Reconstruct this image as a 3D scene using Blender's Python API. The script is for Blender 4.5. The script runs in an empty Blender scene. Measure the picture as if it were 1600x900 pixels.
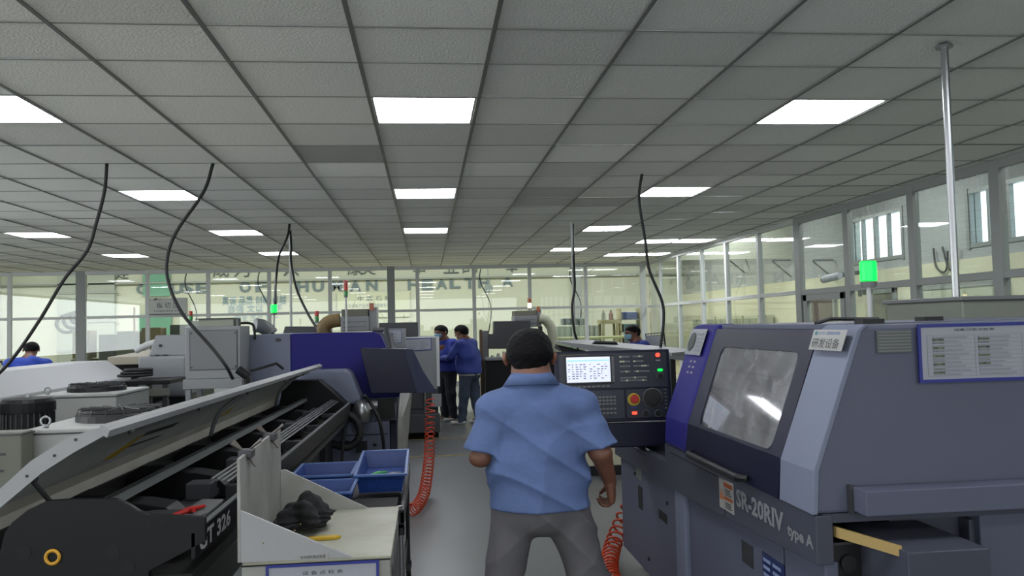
import bpy, bmesh, math, random
import numpy as np
from mathutils import Vector, Matrix
random.seed(4); PI = math.pi
SC = bpy.context.scene; COL = SC.collection

# ---------------------------------------------------------------- camera
CAMZ = 1.62; FPX = 1287.7; YAW, PIT, ROLL = .1037, .04496, -.02365
_F = Vector((math.sin(YAW)*math.cos(PIT), math.cos(YAW)*math.cos(PIT), math.sin(PIT)))
_r = Vector((math.cos(YAW), -math.sin(YAW), 0)); _u = _r.cross(_F)
_R = _r*math.cos(ROLL)+_u*math.sin(ROLL); _U = -_r*math.sin(ROLL)+_u*math.cos(ROLL)
cam = bpy.data.objects.new('camera', bpy.data.cameras.new('camera')); COL.objects.link(cam)
cam.matrix_world = Matrix((( _R.x,_U.x,-_F.x,0),(_R.y,_U.y,-_F.y,0),(_R.z,_U.z,-_F.z,CAMZ),(0,0,0,1)))
cam.data.sensor_width = 36; cam.data.lens = 36*FPX/1600; cam.data.clip_end = 300
SC.camera = cam
def ray(px, py): return _F+_R*((px-800)/FPX)-_U*((py-450)/FPX)
def aY(px, py, Y): d = ray(px,py); return Vector((0,0,CAMZ))+d*(Y/d.y)
def aX(px, py, X): d = ray(px,py); return Vector((0,0,CAMZ))+d*(X/d.x)
def aZ(px, py, Z): d = ray(px,py); return Vector((0,0,CAMZ))+d*((Z-CAMZ)/d.z)

# ---------------------------------------------------------------- light and exposure
EXPO = 0.68; PANEL_E = 13.0; HALL_E = 9.0
SC.view_settings.view_transform = 'Standard'; SC.view_settings.look = 'None'
SC.view_settings.exposure = EXPO; SC.view_settings.gamma = 1; SC.view_settings.use_curve_mapping = False
SC.cycles.use_denoising = True
SC.cycles.max_bounces = 8; SC.cycles.diffuse_bounces = 5; SC.cycles.glossy_bounces = 3
SC.cycles.transmission_bounces = 4; SC.cycles.transparent_max_bounces = 10
SC.cycles.caustics_reflective = False; SC.cycles.caustics_refractive = False
W = bpy.data.worlds.new('sky'); SC.world = W; W.use_nodes = True
W.node_tree.nodes['Background'].inputs[0].default_value = (.80,.90,1,1)
W.node_tree.nodes['Background'].inputs[1].default_value = 2.2
def area(name, loc, rot, sx, sy, power, col=(1,1,1)):
    l = bpy.data.lights.new(name,'AREA'); l.shape='RECTANGLE'; l.size=sx; l.size_y=sy; l.energy=power; l.color=col
    o = bpy.data.objects.new(name,l); o.location=loc; o.rotation_euler=rot; COL.objects.link(o); return o
# high-bay lighting of the hall behind the glass wall and of the corridor on the right
for x in (-13,-6.5,0,6.5): area('hall_high_bay', (x,28,5.7), (0,0,0), 4, 1.2, 345, (1,.99,.93))
for y in (4,10,16,22): area('corridor_strip_light', (8.4,y,4.9), (0,0,0), 1, 3, 140, (1,1,.97))
# added area lights by the unseen rear and left walls, to brighten the ceiling
area('rear_fill_light', (-4.5,-4.9,2.0), (math.radians(90),0,0), 20, 2.6, 330, (.93,.97,1))
area('left_fill_light', (-15.8,7,2.0), (math.radians(90),0,math.radians(-90)), 18, 2.4, 720, (.93,.97,1))

# ---------------------------------------------------------------- helpers
def lin(c): return c/12.92 if c <= .04045 else ((c+.055)/1.055)**2.4
def hx(s):
    s = s.lstrip('#'); return tuple(lin(int(s[i:i+2],16)/255) for i in (0,2,4))+(1,)
_M = {}
def mat(name, col='#808080', rough=.5, metal=0, emit=0, noise=0, nscale=8, bump=0, bscale=40, spec=.5, stain=None):
    if name in _M: return _M[name]
    m = bpy.data.materials.new(name); m.use_nodes = True; t = m.node_tree; p = t.nodes['Principled BSDF']
    c = hx(col) if isinstance(col,str) else col
    if isinstance(col,str) and name!='ceiling_tile': c = tuple(v*.68 for v in c[:3])+(1,)
    p.inputs['Base Color'].default_value = c; p.inputs['Roughness'].default_value = rough
    p.inputs['Metallic'].default_value = metal; p.inputs['Specular IOR Level'].default_value = spec
    if emit: p.inputs['Emission Color'].default_value = c; p.inputs['Emission Strength'].default_value = emit
    tc = t.nodes.new('ShaderNodeTexCoord')
    if noise or stain:
        n = t.nodes.new('ShaderNodeTexNoise'); n.inputs['Scale'].default_value = nscale; n.inputs['Detail'].default_value = 6
        t.links.new(tc.outputs['Object'], n.inputs['Vector'])
        r = t.nodes.new('ShaderNodeValToRGB'); t.links.new(n.outputs['Fac'], r.inputs[0])
        a = noise or .2
        r.color_ramp.elements[0].position=.3; r.color_ramp.elements[1].position=.7
        r.color_ramp.elements[0].color = tuple(v*.68 for v in hx(stain)[:3])+(1,) if stain else tuple(v*(1-a) for v in c[:3])+(1,)
        r.color_ramp.elements[1].color = c if stain else tuple(min(1,v*(1+a)) for v in c[:3])+(1,)
        t.links.new(r.outputs[0], p.inputs['Base Color'])
    if bump:
        n2 = t.nodes.new('ShaderNodeTexNoise'); n2.inputs['Scale'].default_value = bscale; n2.inputs['Detail'].default_value=4
        t.links.new(tc.outputs['Object'], n2.inputs['Vector'])
        b = t.nodes.new('ShaderNodeBump'); b.inputs['Strength'].default_value = bump; b.inputs['Distance'].default_value=.01
        t.links.new(n2.outputs['Fac'], b.inputs['Height']); t.links.new(b.outputs[0], p.inputs['Normal'])
    _M[name] = m; return m
def glass_mat(name, tint=(.93,.97,.95), refl=.038, dirt=0, reflection_haze=None):
    m = bpy.data.materials.new(name); m.use_nodes = True; t = m.node_tree; t.nodes.clear()
    o = t.nodes.new('ShaderNodeOutputMaterial'); tr = t.nodes.new('ShaderNodeBsdfTransparent'); gl = t.nodes.new('ShaderNodeBsdfGlossy')
    tr.inputs[0].default_value = tint+(1,); gl.inputs['Roughness'].default_value = .0 if not reflection_haze else .05
    fr = t.nodes.new('ShaderNodeFresnel'); ge = t.nodes.new('ShaderNodeNewGeometry'); mi = t.nodes.new('ShaderNodeMapRange'); mi.inputs['To Min'].default_value = 1.5; mi.inputs['To Max'].default_value = 1/1.5
    t.links.new(ge.outputs['Backfacing'], mi.inputs['Value']); t.links.new(mi.outputs[0], fr.inputs[0])
    mu = t.nodes.new('ShaderNodeMath'); mu.operation='MULTIPLY'; mu.inputs[1].default_value = refl/.04; t.links.new(fr.outputs[0], mu.inputs[0]); mu.use_clamp=True
    mx = t.nodes.new('ShaderNodeMixShader'); t.links.new(mu.outputs[0], mx.inputs[0]); t.links.new(tr.outputs[0], mx.inputs[1]); t.links.new(gl.outputs[0], mx.inputs[2])
    out = mx
    if reflection_haze:
        d = t.nodes.new('ShaderNodeBsdfDiffuse'); d.inputs[0].default_value=(.42,.42,.44,1); m3 = t.nodes.new('ShaderNodeMixShader')  # cloudy grey mixed in to paint the milky ceiling reflection on the window
        tc = t.nodes.new('ShaderNodeTexCoord'); n = t.nodes.new('ShaderNodeTexNoise'); n.inputs['Scale'].default_value=5; n.inputs['Detail'].default_value=5; n.inputs['Distortion'].default_value=1.5
        mr = t.nodes.new('ShaderNodeMapRange'); mr.inputs['From Min'].default_value=.3; mr.inputs['From Max'].default_value=.7; mr.inputs['To Min'].default_value=.12; mr.inputs['To Max'].default_value=.42
        t.links.new(tc.outputs['Object'], n.inputs['Vector']); t.links.new(n.outputs['Fac'], mr.inputs['Value']); t.links.new(mr.outputs[0], m3.inputs[0]); t.links.new(mx.outputs[0], m3.inputs[1]); t.links.new(d.outputs[0], m3.inputs[2]); out = m3
    if dirt:
        tc = t.nodes.new('ShaderNodeTexCoord'); mp = t.nodes.new('ShaderNodeMapping'); mp.inputs['Scale'].default_value=(9,9,.9)
        n = t.nodes.new('ShaderNodeTexNoise'); n.inputs['Scale'].default_value=1.6; n.inputs['Detail'].default_value=8; n.inputs['Roughness'].default_value=.7
        t.links.new(tc.outputs['Object'], mp.inputs[0]); t.links.new(mp.outputs[0], n.inputs['Vector'])
        sx = t.nodes.new('ShaderNodeSeparateXYZ'); t.links.new(tc.outputs['Object'], sx.inputs[0])
        mr = t.nodes.new('ShaderNodeMapRange'); mr.inputs['From Min'].default_value=.45; mr.inputs['From Max'].default_value=1.3
        mr.inputs['To Min'].default_value=-.16; mr.inputs['To Max'].default_value=.09; t.links.new(sx.outputs['Z'], mr.inputs['Value'])
        ad = t.nodes.new('ShaderNodeMath'); ad.operation='ADD'; t.links.new(n.outputs['Fac'], ad.inputs[0]); t.links.new(mr.outputs[0], ad.inputs[1])
        r = t.nodes.new('ShaderNodeValToRGB'); r.color_ramp.elements[0].position=.52; r.color_ramp.elements[1].position=.72
        r.color_ramp.elements[1].color=(dirt,)*3+(1,); r.color_ramp.elements[0].color=(.03,)*3+(1,)
        t.links.new(ad.outputs[0], r.inputs[0])
        d = t.nodes.new('ShaderNodeBsdfDiffuse'); d.inputs[0].default_value=(.75,.78,.78,1)
        m2 = t.nodes.new('ShaderNodeMixShader'); t.links.new(r.outputs[0], m2.inputs[0]); t.links.new(mx.outputs[0], m2.inputs[1]); t.links.new(d.outputs[0], m2.inputs[2]); out = m2
    t.links.new(out.outputs[0], o.inputs[0]); return m

class B:
    def __init__(s): s.v=[]; s.f=[]
    def add(s, vs, fs):
        k=len(s.v); s.v+= [tuple(v) for v in vs]; s.f+=[tuple(i+k for i in f) for f in fs]; return s
    def box(s,x0,x1,y0,y1,z0,z1):
        return s.add([(x0,y0,z0),(x1,y0,z0),(x1,y1,z0),(x0,y1,z0),(x0,y0,z1),(x1,y0,z1),(x1,y1,z1),(x0,y1,z1)],
                     [(0,3,2,1),(4,5,6,7),(0,1,5,4),(1,2,6,5),(2,3,7,6),(3,0,4,7)])
    def hexa(s,a,b):      # two matching loops of points
        n=len(a); return s.add(list(a)+list(b), [tuple(range(n)), tuple(reversed(range(n,2*n)))]+[(i,(i+1)%n,n+(i+1)%n,n+i) for i in range(n)])
    def prismY(s,poly,y0,y1): return s.hexa([(x,y0,z) for x,z in poly],[(x,y1,z) for x,z in poly])
    def prismX(s,poly,x0,x1): return s.hexa([(x0,y,z) for y,z in poly],[(x1,y,z) for y,z in poly])
    def prismZ(s,poly,z0,z1): return s.hexa([(x,y,z0) for x,y in poly],[(x,y,z1) for x,y in poly])
    def plate(s,pts,th):
        pts=[Vector(p) for p in pts]; n=(pts[1]-pts[0]).cross(pts[-1]-pts[0]).normalized()*th
        return s.hexa(pts,[p+n for p in pts])
    def tube(s,pts,r,seg=8,cap=True):
        pts=[Vector(p) for p in pts]; n=len(pts); rr = r if isinstance(r,(list,tuple)) else [r]*n
        t0=(pts[1]-pts[0]).normalized(); a=Vector((0,0,1)) if abs(t0.z)<.9 else Vector((1,0,0)); u=t0.cross(a).normalized(); vs=[]
        for i in range(n):
            t=(pts[min(i+1,n-1)]-pts[max(i-1,0)]).normalized(); u=(u-t*u.dot(t)).normalized(); w=t.cross(u)
            vs+=[pts[i]+(u*math.cos(2*PI*j/seg)+w*math.sin(2*PI*j/seg))*rr[i] for j in range(seg)]
        fs=[(i*seg+j,i*seg+(j+1)%seg,(i+1)*seg+(j+1)%seg,(i+1)*seg+j) for i in range(n-1) for j in range(seg)]
        if cap: fs+=[tuple(reversed(range(seg))),tuple(range((n-1)*seg,n*seg))]
        return s.add(vs,fs)
    def cyl(s,a,b,r,seg=16): return s.tube([a,b],r,seg)
    def lathe(s,prof,c,seg=20):   # (r,z) profile round a vertical axis
        c=Vector(c); vs=[c+Vector((r*math.cos(2*PI*j/seg),r*math.sin(2*PI*j/seg),z)) for r,z in prof for j in range(seg)]; n=len(prof)
        fs=[(i*seg+j,i*seg+(j+1)%seg,(i+1)*seg+(j+1)%seg,(i+1)*seg+j) for i in range(n-1) for j in range(seg)]
        return s.add(vs,fs+[tuple(reversed(range(seg))),tuple(range((n-1)*seg,n*seg))])
    def disc(s,c,n,r,th,seg=24,ry=None):   # thick disc facing n
        n=Vector(n).normalized(); a=Vector((0,0,1)) if abs(n.z)<.9 else Vector((0,1,0)); u=a.cross(n).normalized(); w=n.cross(u); c=Vector(c); ry=ry or r
        q=[c+u*r*math.cos(2*PI*j/seg)+w*ry*math.sin(2*PI*j/seg) for j in range(seg)]
        return s.hexa(q,[p+n*th for p in q])
    def ring(s,c,n,r,r2,seg=24):
        n=Vector(n).normalized(); a=Vector((0,0,1)) if abs(n.z)<.9 else Vector((0,1,0)); u=a.cross(n).normalized(); w=n.cross(u); c=Vector(c)
        return s.tube([c+u*r*math.cos(2*PI*j/seg)+w*r*math.sin(2*PI*j/seg) for j in range(seg+1)],r2,8,False)
def wl(o):
    v=Vector((0,0,0))
    while o is not None: v+=o.location; o=o.parent
    return v
def tag(o,label=None,cat=None,group=None,kind=None):
    if label: o['label']=label
    if cat: o['category']=cat
    if group: o['group']=group
    if kind: o['kind']=kind
    return o
def mesh_obj(name, vs, fs, m, parent=None, bevel=0, smooth=False):
    me=bpy.data.meshes.new(name)
    if parent is None:
        a=np.array(vs,dtype=float); org=Vector(((a[:,0].min()+a[:,0].max())/2,(a[:,1].min()+a[:,1].max())/2,a[:,2].min()))
    else: org=wl(parent)
    me.from_pydata([tuple(Vector(v)-org) for v in vs],[],fs)
    bm=bmesh.new(); bm.from_mesh(me); bmesh.ops.recalc_face_normals(bm,faces=bm.faces); bm.to_mesh(me); bm.free()
    if smooth:
        for p in me.polygons: p.use_smooth=True
    me.materials.append(m); o=bpy.data.objects.new(name,me); COL.objects.link(o)
    if parent is None: o.location=org
    else: o.parent=parent
    if bevel:
        b=o.modifiers.new('bevel','BEVEL'); b.width=bevel; b.segments=2; b.limit_method='ANGLE'
    return o
def ob(name,b,m,parent=None,bevel=0,smooth=False,label=None,cat=None,group=None,kind=None):
    return tag(mesh_obj(name,b.v,b.f,m,parent,bevel,smooth),label,cat,group,kind)
def root(name,loc,label,cat,group=None,kind=None):
    o=bpy.data.objects.new(name,None); COL.objects.link(o); o.location=loc; o.empty_display_size=.1; return tag(o,label,cat,group,kind)
def dup(r,delta,label=None,parent=None):
    c=r.copy(); COL.objects.link(c); c.parent=parent
    if parent is None: c.location=r.location+Vector(delta)
    if label: c['label']=label
    for ch in list(r.children): dup(ch,(0,0,0),None,c)
    return c
_tm={}
def text(name,s,p,xd,yd,w,h,m,parent=None,th=.001,lift=.0012,label=None):
    """writing fitted into a w x h rectangle whose lower-left corner is p"""
    if s not in _tm:
        cu=bpy.data.curves.new('t','FONT'); cu.body=s; cu.resolution_u=2; cu.offset=.034 if s in ('SR-20RIV','type A','GT 326') or (len(s)==1 and ord(s)<128) else 0; o=bpy.data.objects.new('t',cu); COL.objects.link(o)
        dg=bpy.context.evaluated_depsgraph_get(); me=bpy.data.meshes.new_from_object(o.evaluated_get(dg))
        _tm[s]=(np.array([v.co[:] for v in me.vertices]),[tuple(f.vertices) for f in me.polygons]); bpy.data.objects.remove(o)
    v,f=_tm[s]; a=v.min(0); b=v.max(0); xd=Vector(xd).normalized(); yd=Vector(yd).normalized(); n=xd.cross(yd); p=Vector(p)+n*lift
    vs=[p+xd*((q[0]-a[0])/(b[0]-a[0])*w)+yd*((q[1]-a[1])/(b[1]-a[1])*h) for q in v]
    return tag(mesh_obj(name,vs,f,m,parent),label)
def catmull(pts,n=8):
    P=[Vector(p) for p in pts]; P=[P[0]*2-P[1]]+P+[P[-1]*2-P[-2]]; out=[]
    for i in range(1,len(P)-2):
        for k in range(n):
            t=k/n; a,b,c,d=P[i-1:i+3]; out.append(.5*((2*b)+(c-a)*t+(2*a-5*b+4*c-d)*t*t+(3*b-a-3*c+d)*t**3))
    return out+[P[-2]]

# ---------------------------------------------------------------- materials
white=mat('white_paint','#a9aaab',.45,noise=.06,nscale=3); dirtyw=mat('worn_white_paint','#adaea9',.5,stain='#8f8e86',nscale=5)
alu=mat('white_aluminium','#c9cdca',.4); alug=mat('grey_aluminium','#8f9494',.4,.3); steel=mat('steel','#b0b2b4',.3,.9)
lilac=mat('lilac_grey_enamel','#626679',.5,bump=.05,bscale=300,spec=.25); lilacl=mat('pale_lilac_enamel','#7f869b',.5,bump=.05,bscale=300,spec=.25)
slate=mat('slate_grey_enamel','#4b4e5b',.45,bump=.05,bscale=300,spec=.25); navy=mat('navy_enamel','#1c1e36',.4,bump=.05,bscale=300,spec=.25)
purple=mat('violet_blue_enamel','#2a287e',.5,spec=.15); black=mat('black_plastic','#101114',.45); char=mat('charcoal_enamel','#0f1012',.5,bump=.05,bscale=200,spec=.25)
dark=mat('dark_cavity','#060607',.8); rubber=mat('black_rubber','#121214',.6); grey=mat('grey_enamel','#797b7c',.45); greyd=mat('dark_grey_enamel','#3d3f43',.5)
lgrey=mat('light_grey_enamel','#8f9295',.45); paper=mat('white_paper','#a9acb6',.6); ink=mat('ink','#25272c',.6); bluef=mat('blue_frame','#1d2a86',.45)
bluep=mat('blue_plastic','#22448c',.4,noise=.1,nscale=20); orange=mat('orange_hose','#d2431a',.4); brass=mat('brass','#b59a62',.35,.6)
brown=mat('brown_duct','#80693f',.6,bump=.4,bscale=30); ductw=mat('pale_duct','#b9bba2',.6); red=mat('red_plastic','#c02218',.35); yellow=mat('yellow_plastic','#d3ac20',.45)
green_l=mat('green_lamp_lit',(0,.9,.06,1),.4,emit=1.3); red_l=mat('red_lamp_lit',(1,.06,.03,1),.4,emit=1.2); amber_l=mat('warm_lamp_lit',(1,.75,.4,1),.4,emit=3)
redlens=mat('red_lens','#b01d14',.3); greenlens=mat('green_lens','#1d8a3c',.3); ambl=mat('amber_lens','#b2541b',.3)
cream=mat('cream_wall','#cfd1c2',.8,noise=.02,nscale=1); beige=mat('beige_wall','#cfccb0',.8); gwall=mat('grey_wall','#9fa3a4',.8,noise=.05,nscale=1)
panel_l=mat('lit_ceiling_panel',(.92,.94,1,1),.5,emit=PANEL_E)
glass=glass_mat('window_glass'); dirtyglass=glass_mat('dirty_window_glass',dirt=.42); smoked=glass_mat('smoked_door_window',tint=(.6,.6,.6),refl=.06,reflection_haze=True)

# ---------------------------------------------------------------- room shell
H=3.30; XR=6.2; YF=22.7; X0=-.389; Y0=5.974; T=.8
b=B().box(-16,10.6,-3,YF,-.1,0)
fm=mat('grey_floor','#6e7071',.35,noise=.10,nscale=1.3,bump=.03,bscale=6)
ob('floor',b,fm,kind='structure')
ob('floor',B().box(-16,10.6,YF,33.2,-.1,0),mat('hall_floor_beige','#c9bf9f',.4,noise=.05,nscale=1),kind='structure')  # pale beige chosen to bounce warm light onto the far ceiling
def rowy(r): return Y0+T*r if r>=0 else {-1:5.19,-2:4.57,-3:3.85}.get(r,3.85+T*(r+3))
LIGHTS=[(c,r) for c in (-12,-8,-4,0,4) for r in (-10,-5,0,5,10)]+[(-12,15),(-8,15),(-4,15),(4,15),(6,13),(7,13),(6,17),(7,17)]
# ceiling: one quad per mineral-fibre tile, each with its own tint (kept as a colour attribute), open where a lamp sits
vs=[];fs=[];tint=[]
DARKT={(-1,2):.55,(2,5):.7,(2,6):.72,(3,6):.72,(-2,-1):1.0,(-1,3):1.25,(1,3):1.2,(2,3):.9,(2,2):1.2,(2,4):.95}
for c in range(-20,9):
    for r in range(-12,21):
        xa=X0+T*c; xb=min(xa+T,XR+.02); ya=rowy(r); yb=min(rowy(r+1),YF+.1)
        if xa>=XR or ya>=YF or (c,r) in LIGHTS: continue
        k=len(vs); dz=random.uniform(-.004,.004)
        vs+=[(xa,ya,H+dz),(xb,ya,H+dz),(xb,yb,H+dz),(xa,yb,H+dz)]; fs.append((k,k+3,k+2,k+1))
        t=DARKT.get((c,r),random.uniform(.88,1.08)); tint.append(t)
me=bpy.data.meshes.new('ceiling'); me.from_pydata(vs,[],fs)
ca=me.color_attributes.new('tint','FLOAT_COLOR','CORNER')
for p,t in zip(me.polygons,tint):
    for li in p.loop_indices: ca.data[li].color=(t,t,t,1)
cm=mat('ceiling_tile','#f3f3ea',.9,bump=.5,bscale=60,noise=.10,nscale=90); t=cm.node_tree; p=t.nodes['Principled BSDF']
at=t.nodes.new('ShaderNodeAttribute'); at.attribute_name='tint'; mx=t.nodes.new('ShaderNodeMix'); mx.data_type='RGBA'; mx.blend_type='MULTIPLY'; mx.inputs[0].default_value=1
src=p.inputs['Base Color'].links[0].from_socket; t.links.new(src,mx.inputs[6]); t.links.new(at.outputs['Color'],mx.inputs[7]); t.links.new(mx.outputs[2],p.inputs['Base Color'])
me.materials.append(cm); o=bpy.data.objects.new('ceiling',me); COL.objects.link(o); o['kind']='structure'
b=B()
for c in range(-20,9): b.box(X0+T*c-.013,X0+T*c+.013,-5,YF,H-.010,H-.004)
ob('trim_1',b,mat('dark_tee_bar','#858681',.5),kind='structure')
b=B()
for r in range(-12,21): b.box(-16,XR,rowy(r)-.005,rowy(r)+.005,H-.008,H-.004)
ob('trim_2',b,mat('cross_tee_bar','#9b9c95',.5),kind='structure')
first=None
def where(c,r):
    col={-12:'far left',-8:'outer left',-4:'left',0:'middle',4:'right',6:'glass-wall side pair, left one',7:'glass-wall side pair, right one'}[c]
    row={-10:'well behind the camera',-5:'just behind the camera',0:'nearest visible row',5:'second visible row',10:'third visible row',15:'fourth visible row',13:'beside the third row',17:'by the far glass wall'}[r]
    return f'square lit ceiling panel, {col} column, {row}'
for c,r in LIGHTS:
    xa=X0+T*c; ya=rowy(r); yb=rowy(r+1)
    if first is None:
        L=root('ceiling_light',(xa+T/2,ya+T/2,H-.004),'','ceiling light','lit panels in the ceiling grid'); x,y=xa,ya
        f=B().box(x,x+T,y,y+.03,H-.004,H+.03).box(x,x+T,y+T-.03,y+T,H-.004,H+.03).box(x,x+.03,y+.03,y+T-.03,H-.004,H+.03).box(x+T-.03,x+T,y+.03,y+T-.03,H-.004,H+.03)
        ob('frame',f,alu,L); ob('diffuser',B().box(x+.03,x+T-.03,y+.03,y+T-.03,H+.005,H+.02),panel_l,L); first=L; q=L
    else: q=dup(first,(0,0,0))
    q.location=(xa+T/2,(ya+yb)/2,H-.004); q['label']=where(c,r)
# solid ceiling slab over the tiles, walls out of view
ob('wall_left',B().box(-16.2,-16,-5.3,33.2,0,6),cream,kind='structure'); ob('wall_back',B().box(-16,10.6,-5.3,-5.1,0,6),cream,kind='structure')
ob('floor',B().box(-16,10.6,-5.3,-3,-.1,0),fm,kind='structure')
ob('roof',B().box(-16.2,10.8,-5.3,33.4,6,6.2),gwall,kind='structure')
# far glass wall
def bars(name,bb,m): return ob(name,bb,m,kind='structure',bevel=.004)
mull=[(-14.1,.1,0),(-12.45,.1,0),(-10.82,.1,0),(-9.05,.24,1),(-7.36,.1,0),(-5.8,.1,0),(-4.21,.1,0),(-2.6,.1,0),(-.96,.2,1),(-.24,.1,0),(1.31,.1,0),(2.86,.1,0),(4.44,.1,0),(6.08,.16,0)]
bf=B(); bg=B()
for x,w,k in mull: (bg if k else bf).box(x-w/2,x+w/2,YF,YF+(.14 if k else .08),0,H+.05)
bf.box(-16,XR,YF+.005,YF+.075,2.045,2.115).box(-16,XR,YF+.005,YF+.075,H-.10,H+.05).box(-16,XR,YF+.005,YF+.075,0,.12)
bars('trim_3',bf,alu); bars('trim_4',bg,mat('column_grey','#8d9290',.5))
ob('window_1',B().box(-16,XR,YF+.035,YF+.041,.12,H-.1),glass,kind='structure')
ob('wall_far',B().box(-16,10.6,YF+.02,YF+.06,H+.05,6),cream,kind='structure')
# right glass wall
mr=[(21.5,.1,0),(19.87,.1,0),(18.13,.1,0),(16.59,.1,0),(14.9,.1,0),(13.25,.2,1),(11.62,.14,0),(9.96,.14,0),(8.38,.16,0),(6.8,.14,0),(5.2,.14,0),(3.6,.14,0),(2,.14,0),(.4,.14,0)]
bf=B(); bg=B()
for y,w,k in mr: (bg if k or y<12 else bf).box(XR,XR+.09,y-w/2,y+w/2,0,H+.05)
bf.box(XR+.005,XR+.08,13.3,YF,2.02,2.09).box(XR+.005,XR+.08,13.3,YF,H-.08,H+.05).box(XR+.005,XR+.08,-5,YF,0,.12)
bg.box(XR+.005,XR+.08,-5,13.3,2.0,2.09).box(XR+.005,XR+.08,-5,13.3,H-.10,H+.05)
# casing of the glazed door in the second bay
bg.box(XR+.01,XR+.1,11.75,11.87,0,2.0).box(XR+.01,XR+.1,12.98,13.1,0,2.0).box(XR+.01,XR+.1,11.75,13.1,1.9,2.0)
bars('trim_5',bf,alu); bars('trim_6',bg,mat('frame_grey','#9b9f9e',.45))
ob('window_2',B().box(XR+.035,XR+.041,13.3,YF,.12,H-.08),glass,kind='structure')
o=ob('window_3',B().box(XR+.035,XR+.041,-5,13.3,2.09,H-.1),dirtyglass,kind='structure')
ob('window_4',B().box(XR+.035,XR+.041,-5,13.3,.12,2.0),glass,kind='structure')
ob('wall_right',B().box(XR+.02,XR+.06,-5.1,YF+.06,H+.03,6),gwall,kind='structure')  # unseen, added above the partition to stop corridor light leaking over the ceiling
# outer wall of the corridor with windows
WX=10.5; wz0,wz1=2.93,4.0; wins=[(17.2,19.4),(12.75,14.9),(8.3,10.5),(3.9,6.1),(-.5,1.7)]
bw=B().box(WX,WX+.25,-5.3,33.2,2.7,wz0).box(WX,WX+.25,-5.3,33.2,wz1,6)
ys=[-5.3]+[v for w in sorted(wins) for v in w]+[33.2]
for i in range(0,len(ys),2): bw.box(WX,WX+.25,ys[i],ys[i+1],wz0,wz1)
ob('wall_right',bw,gwall,kind='structure'); ob('wall_right',B().box(WX-.04,WX+.25,-5.3,33.2,0,2.7),beige,kind='structure')
for i,(a,c) in enumerate(wins):
    f=B().box(WX-.02,WX+.1,a,c,wz0-.03,wz0+.05).box(WX-.02,WX+.1,a,c,wz1-.05,wz1+.03)
    for k in range(5): y=a+(c-a)*k/4; f.box(WX-.01,WX+.08,y-.03-.02*(k==2),y+.03+.02*(k==2),wz0,wz1)
    f.box(WX-.03,WX+.12,a-.08,a,wz0-.05,wz1+.05).box(WX-.03,WX+.12,c,c+.08,wz0-.05,wz1+.05)
    o=ob('window_%d'%(5+i),f,alug,kind='structure'); ob('glass_pane',B().box(WX+.05,WX+.055,a,c,wz0,wz1),glass,o)
# far hall wall
ob('wall_far',B().box(-16,10.6,33,33.2,0,6),cream,kind='structure')
ob('trim_7',B().box(-16,10.5,32.85,33,3.53,3.59),mat('tray_grey','#9aa09c',.5),kind='structure')
ob('trim_8',B().box(5.9,6.2,32.6,33,0,6),gwall,kind='structure')
# yellow and black floor tape
for i,y in enumerate((12.08,10.47)):
    ob('floor_tape',B().box(-.6,1.6,y-.035,y+.035,0,.003),mat('floor_tape_yellow','#b8a256',.6,stain='#5c5a40',nscale=9),
       label=['yellow floor tape across the aisle nearer the two standing men','yellow floor tape across the aisle nearer the camera'][i],cat='floor tape',group='tape lines across the aisle')

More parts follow.
